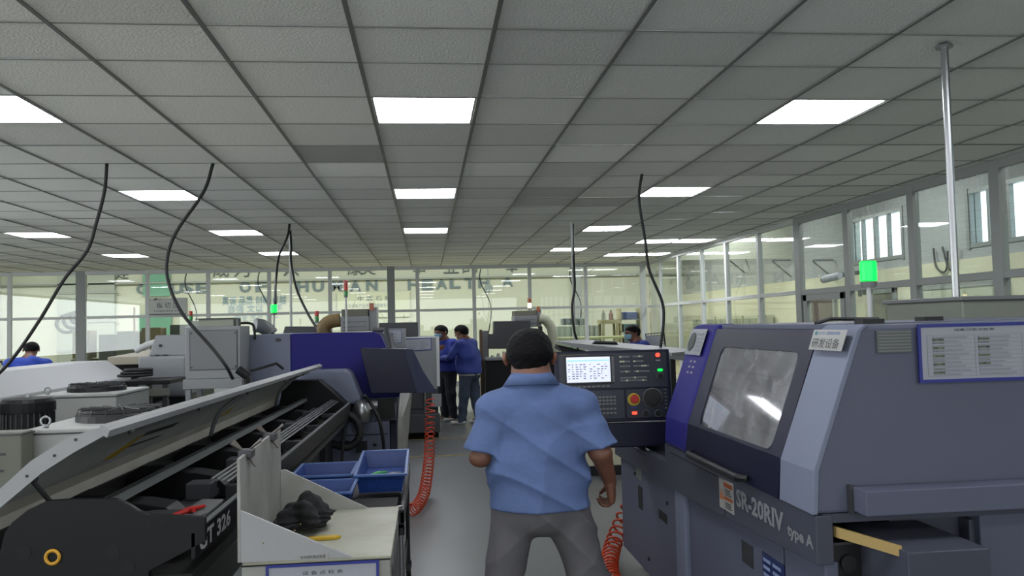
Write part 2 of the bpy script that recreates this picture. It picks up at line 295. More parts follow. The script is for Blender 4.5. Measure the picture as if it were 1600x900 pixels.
# ---------------------------------------------------------------- people: smooth-blended solids turned into one mesh
def person_field(prims,res,wob=None,cuts=()):
    """prims: (a,b,ra,rb,(sx,sy,sz),k[,sub]); returns one closed surface"""
    lo=np.full(3,1e9); hi=-lo
    for p in prims:
        if len(p)>6 and p[6]: continue
        s=np.array(p[4]); r=max(p[2],p[3])*s
        for e in (p[0],p[1]): e=np.array(e); lo=np.minimum(lo,e-r); hi=np.maximum(hi,e+r)
    lo-=4*res; hi+=4*res; n=np.ceil((hi-lo)/res).astype(int)+1
    Fd=np.full(n,.1,dtype=np.float32); ax=[lo[i]+res*np.arange(n[i]) for i in range(3)]
    for p in prims:
        a,b_=np.array(p[0],float),np.array(p[1],float); ra,rb=p[2],p[3]; s=np.array(p[4],float); k=p[5]; sub=len(p)>6 and p[6]; cp=p[7] if len(p)>7 else None
        m=max(ra,rb)*s+k+3*res; l=np.minimum(a,b_)-m; h=np.maximum(a,b_)+m
        i0=[max(0,int((l[i]-lo[i])/res)) for i in range(3)]; i1=[min(n[i],int((h[i]-lo[i])/res)+2) for i in range(3)]
        if any(i1[i]<=i0[i] for i in range(3)): continue
        g=np.meshgrid(*[ax[i][i0[i]:i1[i]] for i in range(3)],indexing='ij'); q=[(g[i]-a[i])/s[i] for i in range(3)]
        d=(b_-a)/s; L=max(1e-9,(d**2).sum()); t=np.clip((q[0]*d[0]+q[1]*d[1]+q[2]*d[2])/L,0,1)
        D=np.sqrt((q[0]-t*d[0])**2+(q[1]-t*d[1])**2+(q[2]-t*d[2])**2)-(ra+(rb-ra)*t); D=D*s.min()
        if cp: D=np.maximum(D,sum((g[i]-cp[0][i])*cp[1][i] for i in range(3)))
        sl=tuple(slice(i0[i],i1[i]) for i in range(3)); O=Fd[sl]
        if sub: hh=np.clip(.5-.5*(O+D)/k,0,1); Fd[sl]=O*(1-hh)+(-D)*hh+k*hh*(1-hh)
        else: hh=np.clip(.5+.5*(O-D)/k,0,1); Fd[sl]=np.where(D>k+2*res,O,O*(1-hh)+D*hh-k*hh*(1-hh))
    G=np.meshgrid(*ax,indexing='ij')
    if wob is not None: Fd=Fd+wob(*G)
    for (pt,nn) in cuts: Fd=np.maximum(Fd,sum((G[i]-pt[i])*nn[i] for i in range(3)))
    S=Fd<0; N=[x-1 for x in n]; acc=np.zeros(N+[3],dtype=np.float32); cnt=np.zeros(N,dtype=np.float32)
    for d in range(3):
        for o1 in (0,1):
            for o2 in (0,1):
                sh=[0,0,0]; e=[i for i in range(3) if i!=d]; sh[e[0]]=o1; sh[e[1]]=o2; sh2=list(sh); sh2[d]=1
                f0=Fd[sh[0]:sh[0]+N[0],sh[1]:sh[1]+N[1],sh[2]:sh[2]+N[2]]; f1=Fd[sh2[0]:sh2[0]+N[0],sh2[1]:sh2[1]+N[1],sh2[2]:sh2[2]+N[2]]
                m=(f0<0)!=(f1<0); t=np.where(m,f0/np.where(m,f0-f1,1),0)
                for i in range(3): acc[...,i]+=np.where(m,(sh[i] if i!=d else t),0)
                cnt+=m
    idx=-np.ones(N,dtype=np.int64); on=cnt>0; idx[on]=np.arange(on.sum()); V=acc[on]/cnt[on][:,None]; V=(V+np.argwhere(on))*res+lo
    Q=[]
    for d in range(3):
        e=[i for i in range(3) if i!=d]
        m=S.take(range(0,n[d]-1),axis=d)!=S.take(range(1,n[d]),axis=d); w=np.argwhere(m)
        w=w[(w[:,e[0]]>0)&(w[:,e[1]]>0)&(w[:,e[0]]<N[e[0]])&(w[:,e[1]]<N[e[1]])]
        fl=S[tuple(w.T)]; c=[]
        for (p1,p2) in ((0,0),(1,0),(1,1),(0,1)):
            x=w.copy(); x[:,e[0]]-=p1; x[:,e[1]]-=p2; c.append(idx[tuple(x.T)])
        c=np.stack(c,1); 
        if d==1: fl=~fl
        c[~fl]=c[~fl][:,::-1]; Q.append(c)
    Q=np.concatenate(Q); Q=Q[(Q>=0).all(1)]
    return V,Q
def add_field(name,prims,res,m,parent,M,wob=None,cuts=(),label=None,it=2):
    V,Q=person_field(prims,res,wob,cuts)
    E=np.concatenate([Q[:,[0,1]],Q[:,[1,2]],Q[:,[2,3]],Q[:,[3,0]]]); 
    for _ in range(it):
        s=np.zeros_like(V); c=np.zeros(len(V)); np.add.at(s,E[:,0],V[E[:,1]]); np.add.at(c,E[:,0],1); np.add.at(s,E[:,1],V[E[:,0]]); np.add.at(c,E[:,1],1)
        V=V*.5+.5*s/np.maximum(c,1)[:,None]
    Mn=np.array(M); V=V@Mn[:3,:3].T+Mn[:3,3]; V=V-np.array(wl(parent))
    me=bpy.data.meshes.new(name); me.vertices.add(len(V)); me.vertices.foreach_set('co',V.astype(np.float32).ravel())
    me.loops.add(Q.size); me.loops.foreach_set('vertex_index',Q.astype(np.int32).ravel()); me.polygons.add(len(Q)); me.polygons.foreach_set('loop_start',(np.arange(len(Q))*4).astype(np.int32)); me.polygons.foreach_set('loop_total',np.full(len(Q),4,dtype=np.int32))
    me.update(calc_edges=True); me.validate(); me.polygons.foreach_set('use_smooth',[True]*len(me.polygons))
    me.materials.append(m); o=bpy.data.objects.new(name,me); COL.objects.link(o); o.parent=parent; return tag(o,label)
skin=mat('skin','#7d5340',.55,noise=.06,nscale=20,bump=.1,bscale=120); hairm=mat('black_hair','#08070a',.7,bump=.5,bscale=220,spec=.15)
def hand(wr,dirv,palm,s=1,curl=.5,side=1):
    """palm and five separate bent fingers; dirv points to the knuckles, palm is the way the palm faces, side = thumb side sign"""
    f=Vector(dirv).normalized(); n=Vector(palm).normalized(); n=(n-f*n.dot(f)).normalized(); t=f.cross(n)*side; w=Vector(wr); P=[]; I=(1,1,1)
    kn=w+f*.085*s
    for j,u in enumerate((-.028,-.010,.010,.028)):
        P.append((w+t*u*.6*s+f*.01,kn+t*u*s,.016*s,.0135*s,I,.012))
    for j,(u,L) in enumerate(((.031,.072),(.0105,.08),(-.0105,.074),(-.031,.058))):
        a=kn+t*u*s; seg=[.42,.32,.26]; ang=curl*.7; p=a; r=.0088*s
        for k,sg in enumerate(seg):
            dd=f*math.cos(ang)+n*math.sin(ang)+t*u*1.2*(1-curl*.6); q=p+dd.normalized()*L*sg*s; P.append((p,q,r,r*.92,I,.004)); p=q; r*=.92; ang+=curl*1.15
    a=w+f*.022*s+t*.026*s; p=a; 
    for k,(L,dv) in enumerate(((.042,t*.75+f*.65+n*.35),(.032,t*.25+f*.85+n*.55),(.026,f*.85+n*.7-t*.05))):
        q=p+dv.normalized()*L*s; P.append((p,q,(.0145,.0105,.0098)[k]*s,(.0108,.0098,.0088)[k]*s,I,.006)); p=q
    return P
def make_person(name,label,J,M,res,cloth,trou,shoe_m,sleeve='long',stout=1,parts=True,hem=.86,jk=None,legs=True,extra=None,hair_len=0,jshirt=None,kk=.06):
    """J: joints in body space (person faces +Y, x to their right); M maps body space to the room"""
    M=Matrix(M); r=root(name,M.translation,label,'person'); v=lambda k: Vector(J[k]); I=(1,1,1); st=stout
    hc=v('head'); nb=v('neck'); hr=J.get('hrot',0); R=Matrix.Rotation(hr,3,'Z')@Matrix.Rotation(J.get('hnod',0),3,'X'); hp=lambda x,y,z: hc+R@Vector((x,y,z))
    body=[(hp(0,-.012,.025),hp(0,.0,.03),.083,.083,(.93,1.1,1.08),.02),(hp(0,.03,-.06),hp(0,.045,-.075),.055,.048,(1,1,1),.04),
      (hp(0,-.02,-.04),nb,.055,.064,I,.03),(nb,nb-Vector((0,0,.1)),.066,.09,I,.05),
      (hp(0,.098,-.005),hp(0,.112,-.03),.009,.014,I,.012),(hp(-.03,.075,.022),hp(.03,.075,.022),.018,.018,I,.015),
      (hp(-.018,.088,-.058),hp(.018,.088,-.058),.0075,.0075,I,.006),
      (hp(-.088,-.012,-.022),hp(-.094,-.02,0),.02,.022,(.45,.75,1.15),.008),(hp(.088,-.012,-.022),hp(.094,-.02,0),.02,.022,(.45,.75,1.15),.008)]
    tors=[(Vector((0,0,.98)),Vector((0,0,1.12)),.135*st,.14*st,(1.05,.75,1),.05),(Vector((0,0,1.12)),Vector((0,0,1.32)),.14*st,.13*st,(1.1,.75,1),kk),(v('sl'),v('sr'),.055,.055,(1,1,1),kk)]
    if 'lean' in J:
        Lm=Matrix.Translation((0,0,.95))@Matrix.Rotation(J['lean'],4,'X')@Matrix.Translation((0,0,-.95)); tors=[(Lm@a,Lm@b_,ra,rb,s,k) if i<2 else (a,b_,ra,rb,s,k) for i,(a,b_,ra,rb,s,k) in enumerate(tors[:3])]+tors[3:]
    for S_ in 'lr': tors.append((nb-Vector((0,.005,.06)),v('s'+S_)-Vector((0,0,.005)),.05,.052,I,.035))
    body+=tors
    for S_ in 'lr':
        body+=[(v('s'+S_),v('e'+S_),.05,.04,I,.03),(v('e'+S_),v('w'+S_),.041,.027,I,.015)]
        hd=J.get('hand_'+S_,(v('w'+S_)-v('e'+S_),Vector((0,1,0)),.6,1 if S_=='r' else -1)); body+=hand(v('w'+S_),hd[0],hd[1],1.05,hd[2],hd[3])
    if legs:
        for S_ in 'lr': body+=[(v('h'+S_),v('k'+S_),.085,.055,I,.03),(v('k'+S_),v('a'+S_),.055,.038,I,.02),(v('a'+S_)-Vector((0,0,.03)),v('t'+S_),.035,.03,(1,1,.8),.02)]
    ob_=add_field('body',body,res,skin,r,M,label=None)
    # eyes
    eb=B()
    for sx in (-1,1): c=M@hp(sx*.031,.088,.012); eb.lathe([(.002,-.006),(.008,-.003),(.009,0),(.008,.003),(.002,.006)],c,10)
    ob('eyes',eb,mat('eye','#1a1614',.2),r)
    # hair: cap round the skull, open at the face
    hw=lambda x,y,z: .0022*np.sin(160*x+40*np.sin(90*z))*np.sin(140*z+60*y)
    hair=[(hp(0,-.018,.034),hp(0,-.004,.04),.093,.092,(.93,1.08,1.07),.01),(hp(0,-.055,-.03),hp(0,-.05,0),.055+hair_len,.07,(1.05,.8,1),.03)]
    fz=hp(0,.1,-.04); c1=(hp(0,-.078,-.055-hair_len*2),R@Vector((0,0,-1))); n2=(R@Vector((0,.62,-.78))).normalized(); c2=(hp(0,.074,.055),n2)
    hair+=[(hp(-.1,.04,-.03),hp(.1,.04,-.03),.055,.055,(1,.9,1),.01,True),(hp(-.09,-.015,-.045),hp(.09,-.015,-.045),.035,.035,(1,.9,1),.01,True)]
    add_field('hair',hair,min(res,.008),hairm,r,M,wob=hw,cuts=[c1,c2],it=1)
    # jacket or shirt
    ph=J.get('phase',0)
    if sleeve=='short': fold=lambda x,y,z: (.017*np.abs(np.sin(11*z+6*x+1.6*np.sin(7*x+5*z)))**.6-.010+.011*np.abs(np.sin(9*x-13*z+2*np.sin(6*z+5*x)+1))**.6-.006+.003*np.sin(34*z-11*x+3*np.sin(12*x)))*np.clip((1.48-z)*2.4,0.15,1)
    else: fold=lambda x,y,z: .006*np.sin(30*z+12*x+3*np.sin(9*x+4*z+5*y)+ph)+.004*np.sin(21*x-24*z+14*y)
    g=.017; tc=[(a,b_,ra+g,rb+g,s,k) for a,b_,ra,rb,s,k in tors]
    tc[0]=(Vector((0,0,hem-.05)),tc[0][1],.163*st+g,.146*st+g,(1.1,.86,1),.05)
    tc.append((nb-Vector((0,0,.05)),nb-Vector((0,.0,.02)),.085,.066,I,.03))
    if sleeve=='short':
        cuts=[(Vector((0,0,hem)),Vector((0,0,-1)))]
        for S_ in 'lr':
            sd=(v('e'+S_)-v('s'+S_)); e=v('s'+S_)+sd*J.get('slv',.9)
            tc.append((v('s'+S_),v('s'+S_)+sd*1.25,.066,.088,(1,.95,1),.03,False,(e,sd.normalized())))
        add_field('shirt',tc,res,cloth,r,M,wob=fold,cuts=cuts,it=1)
    else:
        for S_ in 'lr': tc+=[(v('s'+S_),v('e'+S_),.066,.055,I,.03),(v('e'+S_),v('w'+S_)-(v('w'+S_)-v('e'+S_)).normalized()*.02,.055,.042,I,.02)]
        add_field('jacket',tc,res,cloth,r,M,wob=fold,cuts=[(Vector((0,0,hem)),Vector((0,0,-1)))],it=1)
        if jshirt: add_field('undershirt',[(Vector((0,0,hem-.03)),Vector((0,0,1.0)),.158*st,.15*st,(1.08,.8,1),.05)],res,jshirt,r,M,cuts=[(Vector((0,0,hem-.035)),Vector((0,0,-1)))],it=1)
    # collar band
    cb=B(); vs=[]; Nn=28
    for (rr,zz,th) in ((.108,-.045,0),(.071,.022,0),(.064,.022,0),(.085,-.045,0)):
        for j in range(Nn):
            a=2*PI*j/Nn; vs.append(M@(nb+Vector((rr*math.cos(a),rr*math.sin(a)*.95+.002,zz-.014*math.sin(a)))))
    cb.add(vs,[(k*Nn+j,k*Nn+(j+1)%Nn,((k+1)%4)*Nn+(j+1)%Nn,((k+1)%4)*Nn+j) for k in range(4) for j in range(Nn)]); ob('collar',cb,cloth,r,smooth=True)
    if legs:
        tf=lambda x,y,z: .014*np.abs(np.sin(9*z+12*x+2*np.sin(6*z+7*x)+ph))**.6-.006+.006*np.abs(np.sin(17*x-14*z+y*6))**.6-.003
        tr=[(Vector((0,0,.98)),Vector((0,0,.90)),.142*st,.155*st,(1.08,.85,1),.04)]
        for S_ in 'lr': tr+=[(v('h'+S_),v('k'+S_),.098*st**.5,.078,(1,1,1),.03),(v('k'+S_),v('a'+S_)+Vector((0,0,-.02)),.078,.066,I,.03)]
        add_field('trousers',tr,res,trou,r,M,wob=tf,cuts=[(Vector((0,0,1.03)),Vector((0,0,1)))],it=1)
        for S_ in 'lr':
            t_=v('t'+S_); a_=v('a'+S_); s_=[(Vector((a_.x,a_.y-.03,.045)),Vector((t_.x,t_.y,.035)),.043,.04,(1,1,.8),.02),(Vector((a_.x,a_.y,.05)),a_+Vector((0,0,.0)),.045,.045,I,.02)]
            add_field('shoe',s_,res,shoe_m,r,M,cuts=[(Vector((0,0,.002)),Vector((0,0,-1)))],it=1)
    if extra: extra(r,M,hp)
    return r
def mask_part(r,M,hp,res=.008):
    add_field('face_mask',[(hp(0,.052,-.035),hp(0,.055,-.05),.066,.058,(1,1,1),.02),(hp(0,.105,-.02),hp(0,.108,-.03),.012,.016,(1,1,1),.02)],res,mat('pale_blue_mask','#8fb8cf',.7),r,M,
      cuts=[(hp(0,.035,0),(hp(0,-1,0)-hp(0,0,0)).normalized()),(hp(0,.1,-.002),(hp(0,0,1)-hp(0,0,0)).normalized())])

def near_man():
    sx,sy,sz=1.18,1.2,.925; M=Matrix.Translation((.475,3.6,0))@Matrix.Rotation(-.05,4,'Z')@Matrix.Diagonal((sx,sy,sz,1))
    J=dict(head=(-.022,.03,1.598),neck=(-.02,0,1.508),sl=(-.150,0,1.365),sr=(.150,0,1.365),el=(-.215,-.02,1.135),wl=(-.17,.20,1.20),er=(.226,-.03,1.14),wr=(.272,.06,.985),
      hl=(-.085,0,.93),hr=(.085,0,.93),kl=(-.15,.02,.50),kr=(.185,.02,.50),al=(-.185,-.03,.10),ar=(.26,-.03,.10),tl=(-.20,.12,.04),tr=(.29,.12,.04),hrot=-.12)
    J['hand_r']=((.12,.25,-.95),(-.95,.2,.1),.9,1); J['hand_l']=((.3,.9,.1),(0,.2,-1),.6,-1)
    sh=mat('light_blue_cotton','#566c9b',.8,noise=.05,nscale=30,bump=.9,bscale=9); tr=mat('grey_twill','#6a686c',.85,noise=.05,nscale=20,bump=.8,bscale=9)
    make_person('person','man seen from behind in light blue short-sleeved shirt and grey trousers',J,M,.006,sh,tr,mat('dark_shoe','#1c1c1e',.6),sleeve='short',stout=1.0,hem=.90,kk=.03)
near_man()
bluej=mat('royal_blue_cloth','#2a3f94',.75,bump=.3,bscale=20); jeans=mat('blue_grey_jeans','#3f4c60',.85,noise=.12,nscale=12); darkt=mat('dark_trousers','#1b1f2b',.85); wshoe=mat('white_shoe','#c9c9c9',.6)
def std(**k):
    J=dict(head=(0,.05,1.60),neck=(0,0,1.47),sl=(-.16,0,1.40),sr=(.16,0,1.40),el=(-.22,-.02,1.14),er=(.22,-.02,1.14),wl=(-.2,.1,.95),wr=(.2,.1,.95),
      hl=(-.085,0,.93),hr=(.085,0,.93),kl=(-.1,.02,.5),kr=(.1,.02,.5),al=(-.1,-.03,.1),ar=(.1,-.03,.1),tl=(-.11,.12,.04),tr=(.11,.12,.04)); J.update(k); return J
def far_men():
    # jeans man, seen from the back left, bending slightly to the man beside him
    M=Matrix.Translation((.68,13.7,0))@Matrix.Rotation(.95,4,'Z')@Matrix.Diagonal((1.18,1.18,.955,1))
    J=std(head=(-.0,.12,1.585),neck=(0,.06,1.46),sl=(-.16,.05,1.39),sr=(.16,.05,1.39),el=(-.24,.16,1.16),wl=(-.12,.36,1.16),er=(.24,.0,1.12),wr=(.22,.09,.90),hnod=-.25,kl=(-.1,.03,.5),kr=(.1,-.02,.5),al=(-.12,.06,.1),ar=(.11,-.08,.1),tl=(-.13,.2,.04),tr=(.12,.06,.04),phase=1,lean=-.05)
    J['hand_l']=((.3,.9,0),(0,0,-1),.5,-1)
    make_person('person','man in blue jacket, blue-grey jeans and white shoes standing in the aisle',J,M,.011,bluej,jeans,wshoe,stout=1.12,hem=.88,jshirt=mat('white_cotton','#c9c9c4',.8))
    M=Matrix.Translation((.33,14.35,0))@Matrix.Rotation(2.2,4,'Z')@Matrix.Diagonal((1.18,1.18,.95,1))
    J=std(head=(0,.1,1.60),neck=(0,.04,1.47),el=(-.24,.04,1.14),wl=(-.1,.24,1.1),er=(.24,.04,1.14),wr=(.1,.25,1.08),hnod=-.2,phase=2)
    make_person('person','man in blue jacket, face mask and dark trousers facing his colleague',J,M,.011,mat('deep_blue_cloth','#2438a0',.75,bump=.3,bscale=20),darkt,wshoe,hem=.9,extra=lambda r,M,hp: mask_part(r,M,hp,.01))
    # seated man right, in profile facing left
    M=Matrix.Translation((3.42,13.2,-.16))@Matrix.Rotation(1.75,4,'Z')@Matrix.Diagonal((1.2,1.2,1.0,1))
    J=std(head=(0,.08,1.60),neck=(0,.02,1.47),el=(-.24,.1,1.14),er=(.24,.1,1.14),wl=(-.15,.33,1.12),wr=(.15,.33,1.12),hl=(-.085,0,.93),hr=(.085,0,.93),hnod=-.1,kl=(-.13,.2,.56),kr=(.12,.1,.56),al=(-.12,.0,.26),ar=(.12,-.1,.26),tl=(-.13,.15,.2),tr=(.12,.05,.2),phase=3)
    def ex(r,M,hp):
        mask_part(r,M,hp,.009); g=B()
        for s_ in (-1,1): g.ring(M@hp(s_*.033,.108,.014),(M.to_3x3()@(hp(0,1,0)-hp(0,0,0))),.024,.003,14); g.tube([M@hp(s_*.058,.1,.016),M@hp(s_*.084,-.01,.012)],.003,6)
        ob('glasses',g,black,r)
    make_person('person','man with glasses and pale blue mask in profile by the right-hand glass corner',J,M,.011,bluej,darkt,wshoe,hem=.9,extra=ex)
    M=Matrix.Translation((-6.2,13.6,-.16))@Matrix.Rotation(.2,4,'Z')@Matrix.Diagonal((1.25,1.2,1,1))
    make_person('person','man in bright blue jacket bending behind the closed white feeder lid',std(head=(0,.18,1.56),neck=(0,.06,1.44),phase=4,hnod=-.5,el=(-.3,.05,1.14),er=(.3,.05,1.14),sl=(-.19,.02,1.36),sr=(.19,.02,1.36)),M,.012,mat('bright_blue_cloth','#2c50c4',.75),darkt,wshoe,stout=1.1,hem=.9)
far_men()

# ---------------------------------------------------------------- shared small builders
def lines(b,p,xd,zd,w,h,rows,th=.0015,fill=.75,cols=1,lift=.002):
    """rows of small bars: printed lines on a sheet, key rows"""
    p=Vector(p); xd=Vector(xd).normalized(); zd=Vector(zd).normalized(); n=xd.cross(zd)*lift
    for i in range(rows):
        for c in range(cols):
            x=w*(c+.08)/cols; ww=w/cols*.84*random.uniform(fill,1); z=h*(1-(i+.5)/rows); t=h/rows*.22
            b.plate([p+n+xd*x+zd*(z-t),p+n+xd*(x+ww)+zd*(z-t),p+n+xd*(x+ww)+zd*(z+t),p+n+xd*x+zd*(z+t)],th)
    return b
def notice(name,parent,p,xd,zd,w,h,fw=.012,pics=0,title=None,label=None,rows=9,frame=bluef,top=False,**k):
    p=Vector(p); xd=Vector(xd).normalized(); zd=Vector(zd).normalized(); n=xd.cross(zd); P=lambda x,z,l: p+xd*x+zd*z+n*l
    f=B()
    for x0,x1,z0,z1 in ((0,w,0,fw),(0,w,h-fw,h),(0,fw,fw,h-fw),(w-fw,w,fw,h-fw)): f.plate([P(x0,z0,.001),P(x1,z0,.001),P(x1,z1,.001),P(x0,z1,.001)],.006)
    fo=ob(name,f,frame,parent,label=label,**k)
    sh=ob('sheet',B().plate([P(fw,fw,.0005),P(w-fw,fw,.0005),P(w-fw,h-fw,.0005),P(fw,h-fw,.0005)],.002),paper,fo)
    g=B(); lines(g,P(w*.1,h*.1,.001),xd,zd,w*.8,h*.7,rows,cols=2,lift=.002,fill=.6)
    for i in range(rows+1):
        z=h*.1+h*.7*i/rows; g.plate([P(w*.08,z,.003),P(w*.92,z,.003),P(w*.92,z+.0015,.003),P(w*.08,z+.0015,.003)],.0006)
    for x in (.08,.5,.92): g.plate([P(w*x,h*.1,.003),P(w*x+.0015,h*.1,.003),P(w*x+.0015,h*.8,.003),P(w*x,h*.8,.003)],.0006)
    ob('printing',g,mat('print_grey','#9396a0',.7),fo)
    if pics:
        for c in range(2):
            for i in range(pics-c):
                x=w*(.13+.4*c); z=h*(.8-.135*(i+1)); ob('photo',B().plate([P(x,z,.0035),P(x+w*.1,z,.0035),P(x+w*.1,z+h*.11,.0035),P(x,z+h*.11,.0035)],.0006),mat('photo_dark','#34383a',.6,stain='#7d8266',nscale=60),fo)
    if title: text('title',title,P(w*.32,h*.87,.003),xd,zd,w*.36,h*.045,ink,fo)
    return fo
def tower(x,y,z0,z1,cols,label,w=.045,pole=alu):
    r=root('signal_tower',(x,y,z0),label,'signal light'); n=len(cols); lh=w*1.25
    ob('pole',B().cyl((x,y,z0),(x,y,z1-lh*n),.012,8),pole,r); ob('lamp_base',B().lathe([(w*.45,0),(w*.5,lh*.25),(w*.4,lh*.3)],(x,y,z1-lh*(n)-lh*.3)),grey,r)
    for i,c in enumerate(cols): ob('lamp',B().lathe([(w*.38,0),(w*.5,.004),(w*.5,lh-.006),(w*.42,lh)],(x,y,z1-lh*(i+1))),c,r)
    return r
def cable(name,pts,r,m,label,cat='cable',n=8): return ob(name,B().tube(catmull(pts,n),r,8),m,label=label,cat=cat,smooth=True)
def coil(pts,R,r,turns,m,label):
    c=catmull(pts,20); L=[0]
    for a,b_ in zip(c,c[1:]): L.append(L[-1]+(b_-a).length)
    N=turns*12; out=[]; j=0
    for i in range(N+1):
        s=L[-1]*i/N
        while j<len(c)-2 and L[j+1]<s: j+=1
        t=(s-L[j])/max(1e-6,L[j+1]-L[j]); p=c[j].lerp(c[j+1],t); d=(c[j+1]-c[j]).normalized()
        u=d.cross(Vector((0,1,0.01))).normalized(); w=d.cross(u); a=2*PI*i/12; out.append(p+(u*math.cos(a)+w*math.sin(a))*R)
    return ob('coiled_hose',B().tube(out,r,6),m,label=label,cat='air hose',smooth=True)

# ---------------------------------------------------------------- right-hand lathe (nearest)
def right_lathe():
    r=root('cnc_lathe',(2.1,4.1,0),'large lilac-grey lathe with violet front panel and smoked window, nearest the camera on the right','machine tool')
    y0,y1=2.65,4.37; XB=2.95
    prof=lambda d=0,zt=1.59: [(1.27+d,.965),(1.28+d,1.11),(1.45+d,zt-.015),(1.475+d,zt),(XB,zt+.01),(XB,.965)]
    # end cover: outer end skin and the pale strip (chamfered end of the slanted front)
    ob('end_cover',B().prismY(prof(.005),y0+.012,y0+.27),lilac,r,bevel=.012)
    st=B(); st.hexa([(1.262,y0+.0,.965),(1.272,y0+.0,1.11),(1.442,y0,1.575),(1.47,y0,1.592)][::1],[(1.262,y0+.27,.965),(1.272,y0+.27,1.11),(1.442,y0+.27,1.575),(1.47,y0+.27,1.592)])
    st=B(); q=[(1.262,.965),(1.272,1.11),(1.442,1.572),(1.47,1.594)]; n=4
    ip=[(x+.02,z) for x,z in reversed(q)]; poly=q+ip; st.prismY(poly,y0+.005,y0+.265); ob('front_strip',st,lilacl,r,bevel=.003)
    ob('rear_cover',B().prismY([(1.86,.965),(1.86,1.58),(XB,1.6),(XB,.965)],y0+.27,y1),lilac,r)
    ob('top_cover',B().box(1.47,XB,y0+.27,y1,1.575,1.597),lilac,r,bevel=.004)
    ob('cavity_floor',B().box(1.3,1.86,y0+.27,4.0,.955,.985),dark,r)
    ob('cavity_wall',B().box(1.84,1.855,y0+.27,4.0,.985,1.57).box(1.45,1.86,3.98,3.995,.985,1.57),greyd,r)
    # works seen through the window
    w=B().box(1.5,1.8,3.55,3.85,1.0,1.3).box(1.5,1.7,3.1,3.3,1.0,1.22); ob('tool_slide',w,greyd,r,bevel=.01)
    w=B().cyl((1.6,3.85,1.2),(1.6,3.5,1.2),.07).cyl((1.6,3.55,1.2),(1.6,3.38,1.2),.04).box(1.48,1.6,3.3,3.5,1.05,1.14); ob('spindle',w,steel,r)
    w=B(); 
    for k in range(3): w.tube(catmull([(1.55+.05*k,3.9,1.45),(1.5,3.6,1.38-.06*k),(1.52,3.35,1.2),(1.56,3.2,1.1)],6),.012,6)
    ob('coolant_pipes',w,lgrey,r,smooth=True); ob('coolant_nozzle',B().cyl((1.5,3.25,1.14),(1.5,3.05,1.1),.014,8),red,r)
    # door on the slanted front
    S=lambda y,t,d=0: Vector((1.28+.165*t-.94*d,y,1.11+.465*t+.34*d))
    V=lambda y,z: Vector((1.262+.018*(z-.965)/.145-.004,y,z))
    def sl(b,ya,yb,ta,tb,th=.02,d=.004): return b.hexa([S(ya,ta,d),S(yb,ta,d),S(yb,tb,d),S(ya,tb,d)],[S(ya,ta,d-th),S(yb,ta,d-th),S(yb,tb,d-th),S(ya,tb,d-th)])
    d=B(); sl(d,2.92,3.02,0,1); sl(d,3.85,4.0,0,1); sl(d,3.02,3.85,.82,1); sl(d,3.02,3.85,0,.03)
    d.hexa([V(2.92,.965),V(4.0,.965),V(4.0,1.11),V(2.92,1.11)],[V(2.92,.965)+Vector((.02,0,0)),V(4.0,.965)+Vector((.02,0,0)),V(4.0,1.11)+Vector((.02,0,0)),V(2.92,1.11)+Vector((.02,0,0))])
    dr=ob('door',d,navy,r)
    # rounded corners of the window opening
    wd=B()
    for yc,tc,sy,stt in ((3.02,.03,1,1),(3.85,.03,-1,1),(3.02,.82,1,-1),(3.85,.82,-1,-1)):
        R_=.045; pts=[S(yc,tc,.0045)]+[S(yc+sy*(R_-R_*math.sin(a)),tc+stt*(R_-R_*math.cos(a))/.495,.0045) for a in [PI/2*k/5 for k in range(6)]]
        wd.hexa(pts,[p+Vector((.015,0,-.005)) for p in pts])
    ob('corner_infill',wd,navy,dr)
    g=B(); sl(g,3.0,3.87,.01,.84,.004,-.002); ob('door_window',g,smoked,dr)
    ob('door_handle',B().tube([(1.245,3.16,.995),(1.215,3.2,.995),(1.215,3.82,.995),(1.245,3.86,.995)],.014,8).box(1.205,1.235,3.2,3.82,.975,1.0),black,dr,bevel=.003)
    # violet far panel
    p=[(1.258,.965),(1.268,1.11),(1.436,1.575),(1.462,1.6),(1.55,1.602),(1.55,.965)]
    ob('violet_panel',B().prismY(p,4.0,y1),purple,r,bevel=.02)
    a=S(4.33,.68,.02); ob('rating_label',B().plate([S(4.33,.70,.022),S(4.08,.70,.022),S(4.08,.985,.022),S(4.33,.985,.022)],.001),mat('silver_label','#9aa0a6',.4,.3),r)
    ob('rating_disc',B().disc(S(4.26,.84,.026),(-.94,0,.34),.05,.001,ry=.05),mat('label_dark','#23352f',.5),r)
    g=B()
    for i in range(5): g.plate([S(4.19,.74+.045*i,.026),S(4.11,.74+.045*i,.026),S(4.11,.755+.045*i,.026),S(4.19,.755+.045*i,.026)],.001)
    for i in range(3):
        for j in range(2): g.plate([S(4.2-.06*j,.5+.06*i,.022),S(4.17-.06*j,.5+.06*i,.022),S(4.17-.06*j,.52+.06*i,.022),S(4.2-.06*j,.52+.06*i,.022)],.001)
    ob('label_print',g,lgrey,r)
    # fascia with model lettering
    fz=lambda y: .80-.03*(y-2.65)
    f=B().prismX([(y0,.80),(y0,.962),(4.40,.962),(4.40,.86),(5.62,.835),(5.62,.715),(4.2,.735)],1.27,1.33); fa=ob('fascia',f,slate,r,bevel=.004)
    ob('fascia_panel_gap',B().box(1.268,1.2705,3.5,4.3,.925,.929).box(1.268,1.2705,3.5,3.504,.77,.925),dark,fa)
    xd=(0,-1,0); zd=(0,0,1); N=1.2695
    text('lettering','SR-20RIV',(N,3.36,.845),xd,(0,0,1),.46,.075,lgrey,fa); text('lettering','type A',(N,2.87,.835),xd,(0,0,1),.20,.055,lgrey,fa)
